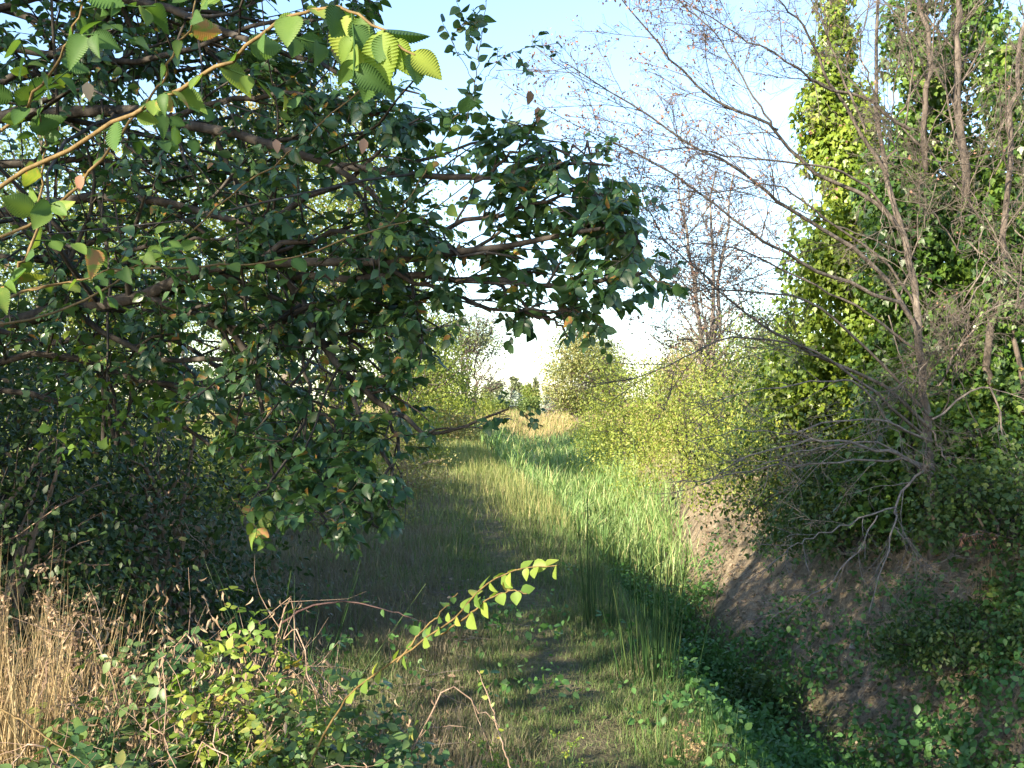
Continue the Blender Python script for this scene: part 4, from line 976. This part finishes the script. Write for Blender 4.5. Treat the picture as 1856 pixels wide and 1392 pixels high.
# ------------------------------------------------------------------ stones on the right bank
def stone(label, px, py, size, seed):
    reseed(seed)
    # walk along the view ray until it meets the bank
    d = 4.0
    while d < 30 and P(px, py, d)[2] > zg(P(px, py, d)[0], d): d += .02
    c = P(px, py, d); c[2] = zg(c[0], c[1]) + size * .22
    import bmesh
    bm = bmesh.new(); bmesh.ops.create_icosphere(bm, subdivisions=3, radius=1)
    V = np.array([v.co[:] for v in bm.verts]); F = np.array([[v.index for v in f.verts] for f in bm.faces]); bm.free()
    for _ in range(9):                      # split faces off for an angular stone
        nn = unit(RNG.normal(size=3)); dd = U(.45, .8); s = V @ nn; V = V - np.maximum(s - dd, 0)[:, None] * nn
    V = V * np.array([U(.8, 1.2), U(.7, 1), U(.5, .7)]) * size * .5 * (1 + .08 * RNG.normal(size=(len(V), 1)) * .3)
    o = MB().add(V, [F]).build('stone', M['stone'], None, smooth=False)
    o.location = [float(v) for v in c]; o.rotation_euler = (U(-.4, .4), U(-.4, .4), U(0, 3))
    tag(o, label, 'stone', 'pale stones on the soil bank')
stone('largest pale angular stone on the bank below the hanging dead bough', 1634, 1168, .20, 171)
stone('smaller pale stone just left above the largest one', 1612, 1158, .13, 172)
stone('small stone left of the hanging dead twig on the bank', 1545, 1178, .10, 173)
stone('little stone low on the bank among the weeds', 1560, 1224, .07, 174)
stone('rounded stone half buried on the bare soil above the weeds', 1450, 1128, .08, 175)

# ================================================================== background trees
def gtree(name, label, px, d, py_top, wpx, mat, seed, nl=60, per=60, leaf=.16, low=.25, bare=0., group=None, bark='bark_grey', cat='tree', narrow=1., stems=1, spread=.6, yflat=1.):
    reseed(seed)
    x, y = at_px(px, d) if not isinstance(px, tuple) else px
    d = y
    b = np.array([x, y, float(zg(x, y)) - .1]); H = CAM[2] + (HOR - py_top) / F_PX * d - b[2]; W = wpx / F_PX * d
    o = thing(name, label, cat, b, group)
    mb = MB(); allb = []
    for s in range(stems):
        e = b + np.array([U(-.1, .1) * W + (s - (stems - 1) / 2) * W * .22, U(-.1, .1) * W, H * .93])
        p = spline([b + np.array([(s - (stems - 1) / 2) * .25, 0, 0]), b * .6 + e * .4 + RNG.normal(0, .04 * W, 3) * np.array([1, 1, 0]), e], 14, .02 * W)
        r = np.linspace(.017 * H / stems ** .5 + .02, .006 * H / 3 + .004, 14); tubes(mb, p, r, 7)
        b1, r1 = kids(p, r, 18, low * .6, .97, (30, 65), .5 * min(1, W / H) / narrow + .08, 8, .1, .06, .5, grow=.55)
        b2, r2 = kids(b1, r1, 7, .2, 1, (25, 55), .5, 6, .12, .04, .55)
        tubes(mb, b1, r1, 4); tubes(mb, b2, np.maximum(r2, .0004 * d), 3)
        if bare:
            b3, r3 = kids(b2, r2, 5, .2, 1, (25, 60), .5, 5, .12, .02, .6); tubes(mb, b3, np.maximum(r3, .0003 * d), 3)
        allb.append(b2)
    mb.build('trunk', M[bark], o)
    if per == 0: return o
    v = unit(RNG.normal(size=(nl, 3)))
    cz = b[2] + H * (low + 1) / 2; hz = H * (1 - low) / 2
    rr = U(.35, 1, nl) ** .5 * (.70 + .55 * fbm(np.arctan2(v[:, 1], v[:, 0]) * 1.3 + seed * 3, v[:, 2] * 2.6 + seed))
    c = np.array([x, y, cz]) + v * rr[:, None] * np.array([W / 2, W / 2 * yflat, hz])
    tb = np.concatenate(allb)[:, -1]; k = RNG.integers(0, len(tb), nl // 2); c[:nl // 2] = c[:nl // 2] * .5 + tb[k] * .5
    lf = MB(); clump_leaves(lf, T_LEAF if d < 40 else T_SMALL, c, int(per * 1.35), U(.45, 1.1, nl) * W * .13 * spread / .6, leaf)
    lf.build('crown', M[mat], o)
    return o
G = 'sunlit trees beyond the elm on the left'
gtree('field_tree', 'pale yellow green tree in the sun, seen through the elm left of centre', 620, 27, 130, 430, 'tree_y', 201, 190, 90, .11, .12, group=G)
gtree('field_tree', 'sunlit tree glimpsed through the forked elm boughs further left', 330, 24, 190, 420, 'tree_y', 202, 190, 80, .11, .1, group=G)
gtree('field_tree', 'green tree glimpsed through the elm at the far left', 40, 25, 150, 420, 'tree_g', 203, 190, 80, .12, .1, group=G)
gtree('field_tree', 'yellow green tree with a thin top between the elm and the bare willow', 715, 40, 470, 230, 'tree_y', 204, 80, 90, .14, .1, group=G)
gtree('field_tree', 'tall pale tree behind the sunlit ones, its top in the gap at the upper left', 500, 38, 60, 330, 'tree_tan', 205, 190, 70, .15, .25, group=G)
for q, (px, d, w, h, lb) in enumerate([(560, 19, 3.4, 2.0, 'sunlit bush seen under the drooping elm boughs left of the path'), (700, 27, 3.2, 1.7, 'sunlit bush by the path beyond the elm tip'), (430, 18, 3.2, 2.4, 'sunlit bush deep behind the elm trunk side'), (790, 42, 4.0, 1.8, 'tan bush at the foot of the bare willow'), (735, 33, 3.0, 2.0, 'sunlit bush level with the bend of the ditch, left of the berm'), (805, 50, 3.6, 2.6, 'sunlit bush just left of the trunk of the bare willow'), (868, 74, 4.5, 2.5, 'small far bush right of the foot of the bare willow'), (250, 17, 3.5, 2.4, 'yellow green bush showing between the dark undergrowth and the forked bough')]):
    shrub('field_bush', lb, at_px(px, d), w, h, 120, 44, .075 if d < 30 else .12, 'shrub' if q != 3 else 'tree_tan', seed=210 + q, group='sunlit bushes left of the path')
gtree('field_tree', 'yellow green tree closing the view left of the bare willow', 775, 52, 560, 150, 'tree_y', 235, 80, 80, .16, .08, group=G)
gtree('bare_willow', 'half bare grey willow with a pale trunk left of the sky gap', 852, 58, 560, 150, 'tree_grey', 221, 44, 50, .17, .55, 1, stems=2, bark='bark_pink')
shrub('field_bush', 'bright yellow green bush at the trunk of the bare willow', at_px(812, 55), 3.6, 3.9, 110, 44, .16, 'shrub', seed=222, group='sunlit bushes left of the path')
gtree('poplar', 'slim dark poplar standing tallest in the sky gap', 932, 190, 677, 13, 'tree_grey', 223, 60, 30, .5, .03, narrow=2.5, group='far trees in the sky gap', spread=.9)
gtree('poplar', 'slim poplar at the right end of the sky gap', 971, 190, 681, 8, 'tree_grey', 224, 50, 30, .5, .03, narrow=2.5, group='far trees in the sky gap', spread=.9)
gtree('poplar', 'shorter poplar just right of the tallest one', 943, 190, 693, 9, 'tree_grey', 225, 50, 30, .5, .03, narrow=2.5, group='far trees in the sky gap', spread=.9)
gtree('far_tree', 'dark grey green tree right of the bare willow', 896, 120, 690, 46, 'tree_grey', 226, 70, 46, .32, .08, group='far trees in the sky gap')
gtree('far_tree', 'bright light green round tree below the right poplar', 962, 130, 696, 36, 'tree_y', 227, 60, 50, .32, .08, group='far trees in the sky gap')
gtree('far_tree', 'silvery low tree in front of the tallest poplar', 922, 110, 708, 40, 'silver', 228, 60, 46, .3, .05, group='far trees in the sky gap')
gtree('far_tree', 'silvery narrow tree at the left foot of the tall olive tree', 993, 95, 700, 20, 'silver', 229, 50, 40, .26, .05, group='far trees in the sky gap')
gtree('olive_green_tree', 'tall olive and tan tree right of the sky gap', 1050, 72, 580, 150, 'tree_olive', 230, 120, 80, .19, .08, bark='bark_grey')
gtree('field_tree', 'grey green tree crown beside the tall olive tree, behind the elm tip', 1090, 85, 600, 110, 'tree_grey', 231, 80, 70, .22, .1, group='far trees beyond the right bank')
gtree('field_tree', 'grey green tree low behind the sparse bush on the right', 1410, 45, 590, 190, 'tree_grey', 232, 90, 70, .17, .1, group='far trees beyond the right bank')
gtree('field_tree', 'green tree behind the tan-topped shrub', 1240, 60, 610, 150, 'tree_y', 233, 90, 70, .17, .1, group='far trees beyond the right bank')
gtree('field_tree', 'dim green tree behind the ivy-clad trees', 1640, 40, 470, 330, 'tree_g', 234, 90, 70, .17, .1, group='far trees beyond the right bank')
# bare tree standing in the gap on the right, with a few rusty leaves
def bare_back(label, px, d, top, w, seed):
    o = gtree('bare_tree', label, px, d, top, w, 'rust', seed, 110, 9, .07, .35, 1, bark='bark_pale', stems=3, spread=1.2)
    return o
bare_back('slender bare tree with a few rusty leaves beyond the yellow green shrubs', 1285, 23, 270, 210, 241)
# hedge line far off
hd = [(905, 105, 70, 'low far hedge bush below the dark grey green tree'), (960, 100, 60, 'low far hedge bush below the bright round tree'), (1030, 98, 90, 'low dark hedge bush at the far edge of the tan field'), (1090, 92, 80, 'low hedge bush at the foot of the grey green crown'), (850, 95, 70, 'low hedge bush behind the bare willow')]
for q, (px, d, wpx, lb) in enumerate(hd):
    shrub('hedge_bush', lb, at_px(px, d), wpx / F_PX * d, 1.9 + .4 * (q % 2), 80, 36, .24, 'tree_g', T_SMALL, seed=250 + q, group='far hedge beyond the tan field', depth=2.5)
# woods closing the view left and right, far off
for q, (px, d, top, w, mt, lb) in enumerate([(-300, 42, 240, 560, 'tree_g', 'broad tree outside the left side of the view beyond the elm'), (150, 60, 330, 420, 'tree_y', 'pale tree far behind the elm on the left'), (480, 75, 480, 330, 'tree_g', 'distant tree behind the sunlit trees on the left'), (1900, 34, 250, 520, 'tree_g', 'tree behind the leaning ivy-clad tree at the right edge')]):
    gtree('distant_tree', lb, px, d, top, w, mt, 260 + q, 90, 70, .2, .05, group='distant trees closing the view')
shrub('sage_bush', 'silvery grey leaved plant in the reeds at the bend of the ditch', at_px(952, 34), 1.3, 1.1, 50, 30, .07, 'silver', seed=271, cat='plant')

# ------------------------------------------------------------------ trees beside and behind the photographer, whose shade falls over the foreground
def shade(label, x, y, H, W, seed, nl=120, per=80, leaf=.17, low=.35):
    return gtree('roadside_tree', label, (x, y), y, -1, 1, 'tree_g', seed) if False else _shade(label, x, y, H, W, seed, nl, per, leaf, low)
def _shade(label, x, y, H, W, seed, nl, per, leaf, low):
    reseed(seed); b = np.array([x, y, float(zg(x, y)) - .1])
    o = thing('roadside_tree', label, 'tree', b, 'trees out of view whose shade falls on the path')
    p = spline([b, b + np.array([.1, 0, H * .4]), b + np.array([0, .1, H * .92])], 12, .03); r = np.linspace(.16, .03, 12)
    mb = tubes(MB(), p, r, 8); b1, r1 = kids(p, r, 16, low, .97, (35, 70), .35, 7, .1, .05, .5); tubes(mb, b1, r1, 4); mb.build('trunk', M['bark'], o)
    v = unit(RNG.normal(size=(nl, 3))); rr = U(.3, 1, nl) ** .5 * (.75 + .5 * fbm(v[:, 0] * 2 + seed, v[:, 2] * 2 + v[:, 1]))
    c = b + np.array([0, 0, H * (low + 1) / 2]) + v * rr[:, None] * np.array([W / 2, W / 2, H * (1 - low) / 2])
    lf = MB(); clump_leaves(lf, T_SMALL, c, per, U(.6, 1.1, nl) * W * .10, leaf); lf.build('crown', M['tree_g'], o)
    return o
shade('tree left of the photographer shading the elm and the near path', -6.0, 1.2, 7.6, 5.0, 301, 150, 46, low=.47)
shade('small crowned tree behind the photographer shading the elm tip and soil bank', -6.3, -2.3, 7.9, 2.9, 306, 90, 28, low=.6)
for q, (x_, y_, h_, lb) in enumerate([(-8.2, 3.4, 5.2, 'second along from the photographer'), (-8.8, 5.0, 5.4, 'third along from the photographer'), (-9.3, 6.8, 5.6, 'level with the near end of the elm undergrowth'),
        (-9.7, 8.6, 5.7, 'level with the far end of the elm undergrowth'), (-10.0, 10.2, 5.9, 'just past the elm undergrowth'), (-10.6, 12.2, 6.0, 'where the path leaves the shade'), (-11.0, 14.0, 6.1, 'last but one before the sunny field'), (-11.6, 16.5, 6.3, 'last before the sunny field')]):
    shade('tree outside the left edge, ' + lb, x_, y_, h_, 4.0, 310 + q, 120, 64, low=.12)

# ================================================================== light, sky, camera
AZ, EL = 225.0, 23.0                                       # bearing the sun stands at (clockwise from +Y) and its height
sd = np.array([math.sin(math.radians(AZ)) * math.cos(math.radians(EL)), math.cos(math.radians(AZ)) * math.cos(math.radians(EL)), math.sin(math.radians(EL))])
sun = bpy.data.lights.new('sun', 'SUN'); sun.energy = 5.0; sun.angle = math.radians(.53); sun.color = (1.0, .87, .66)
so = bpy.data.objects.new('sun', sun); COL.objects.link(so); so.location = (-20, -20, 20)
so.rotation_euler = Vector(sd).to_track_quat('Z', 'Y').to_euler()
w = bpy.data.worlds.new('World'); scene.world = w; w.use_nodes = True
nt = w.node_tree; nt.nodes.clear()
sky = nt.nodes.new('ShaderNodeTexSky'); sky.sky_type = 'NISHITA'; sky.sun_disc = False
sky.sun_elevation = math.radians(EL); sky.sun_rotation = math.radians(AZ); sky.altitude = 50; sky.air_density = 1.0; sky.dust_density = 0.5; sky.ozone_density = 2.2
bg = nt.nodes.new('ShaderNodeBackground'); bg.inputs[1].default_value = .13; out = nt.nodes.new('ShaderNodeOutputWorld')
nt.links.new(sky.outputs[0], bg.inputs[0]); nt.links.new(bg.outputs[0], out.inputs[0])

cam = bpy.data.cameras.new('camera'); co = bpy.data.objects.new('camera', cam); COL.objects.link(co)
co.location = CAM; co.rotation_euler = (math.radians(90), 0, 0)
cam.sensor_fit = 'HORIZONTAL'; cam.sensor_width = 36.0; cam.lens = 36.0 * F_PX / 1856.0; cam.shift_y = (HOR - 696.0) / 1856.0
cam.clip_start = .05; cam.clip_end = 6000
scene.camera = co
scene.view_settings.view_transform = 'Standard'; scene.view_settings.look = 'None'; scene.view_settings.gamma = 1; scene.view_settings.use_curve_mapping = False
scene.view_settings.exposure = 1.88
scene.render.engine = 'CYCLES'
cy = scene.cycles
cy.max_bounces = 7; cy.diffuse_bounces = 4; cy.glossy_bounces = 2; cy.transmission_bounces = 4; cy.transparent_max_bounces = 4
cy.caustics_reflective = False; cy.caustics_refractive = False
cy.use_denoising = True
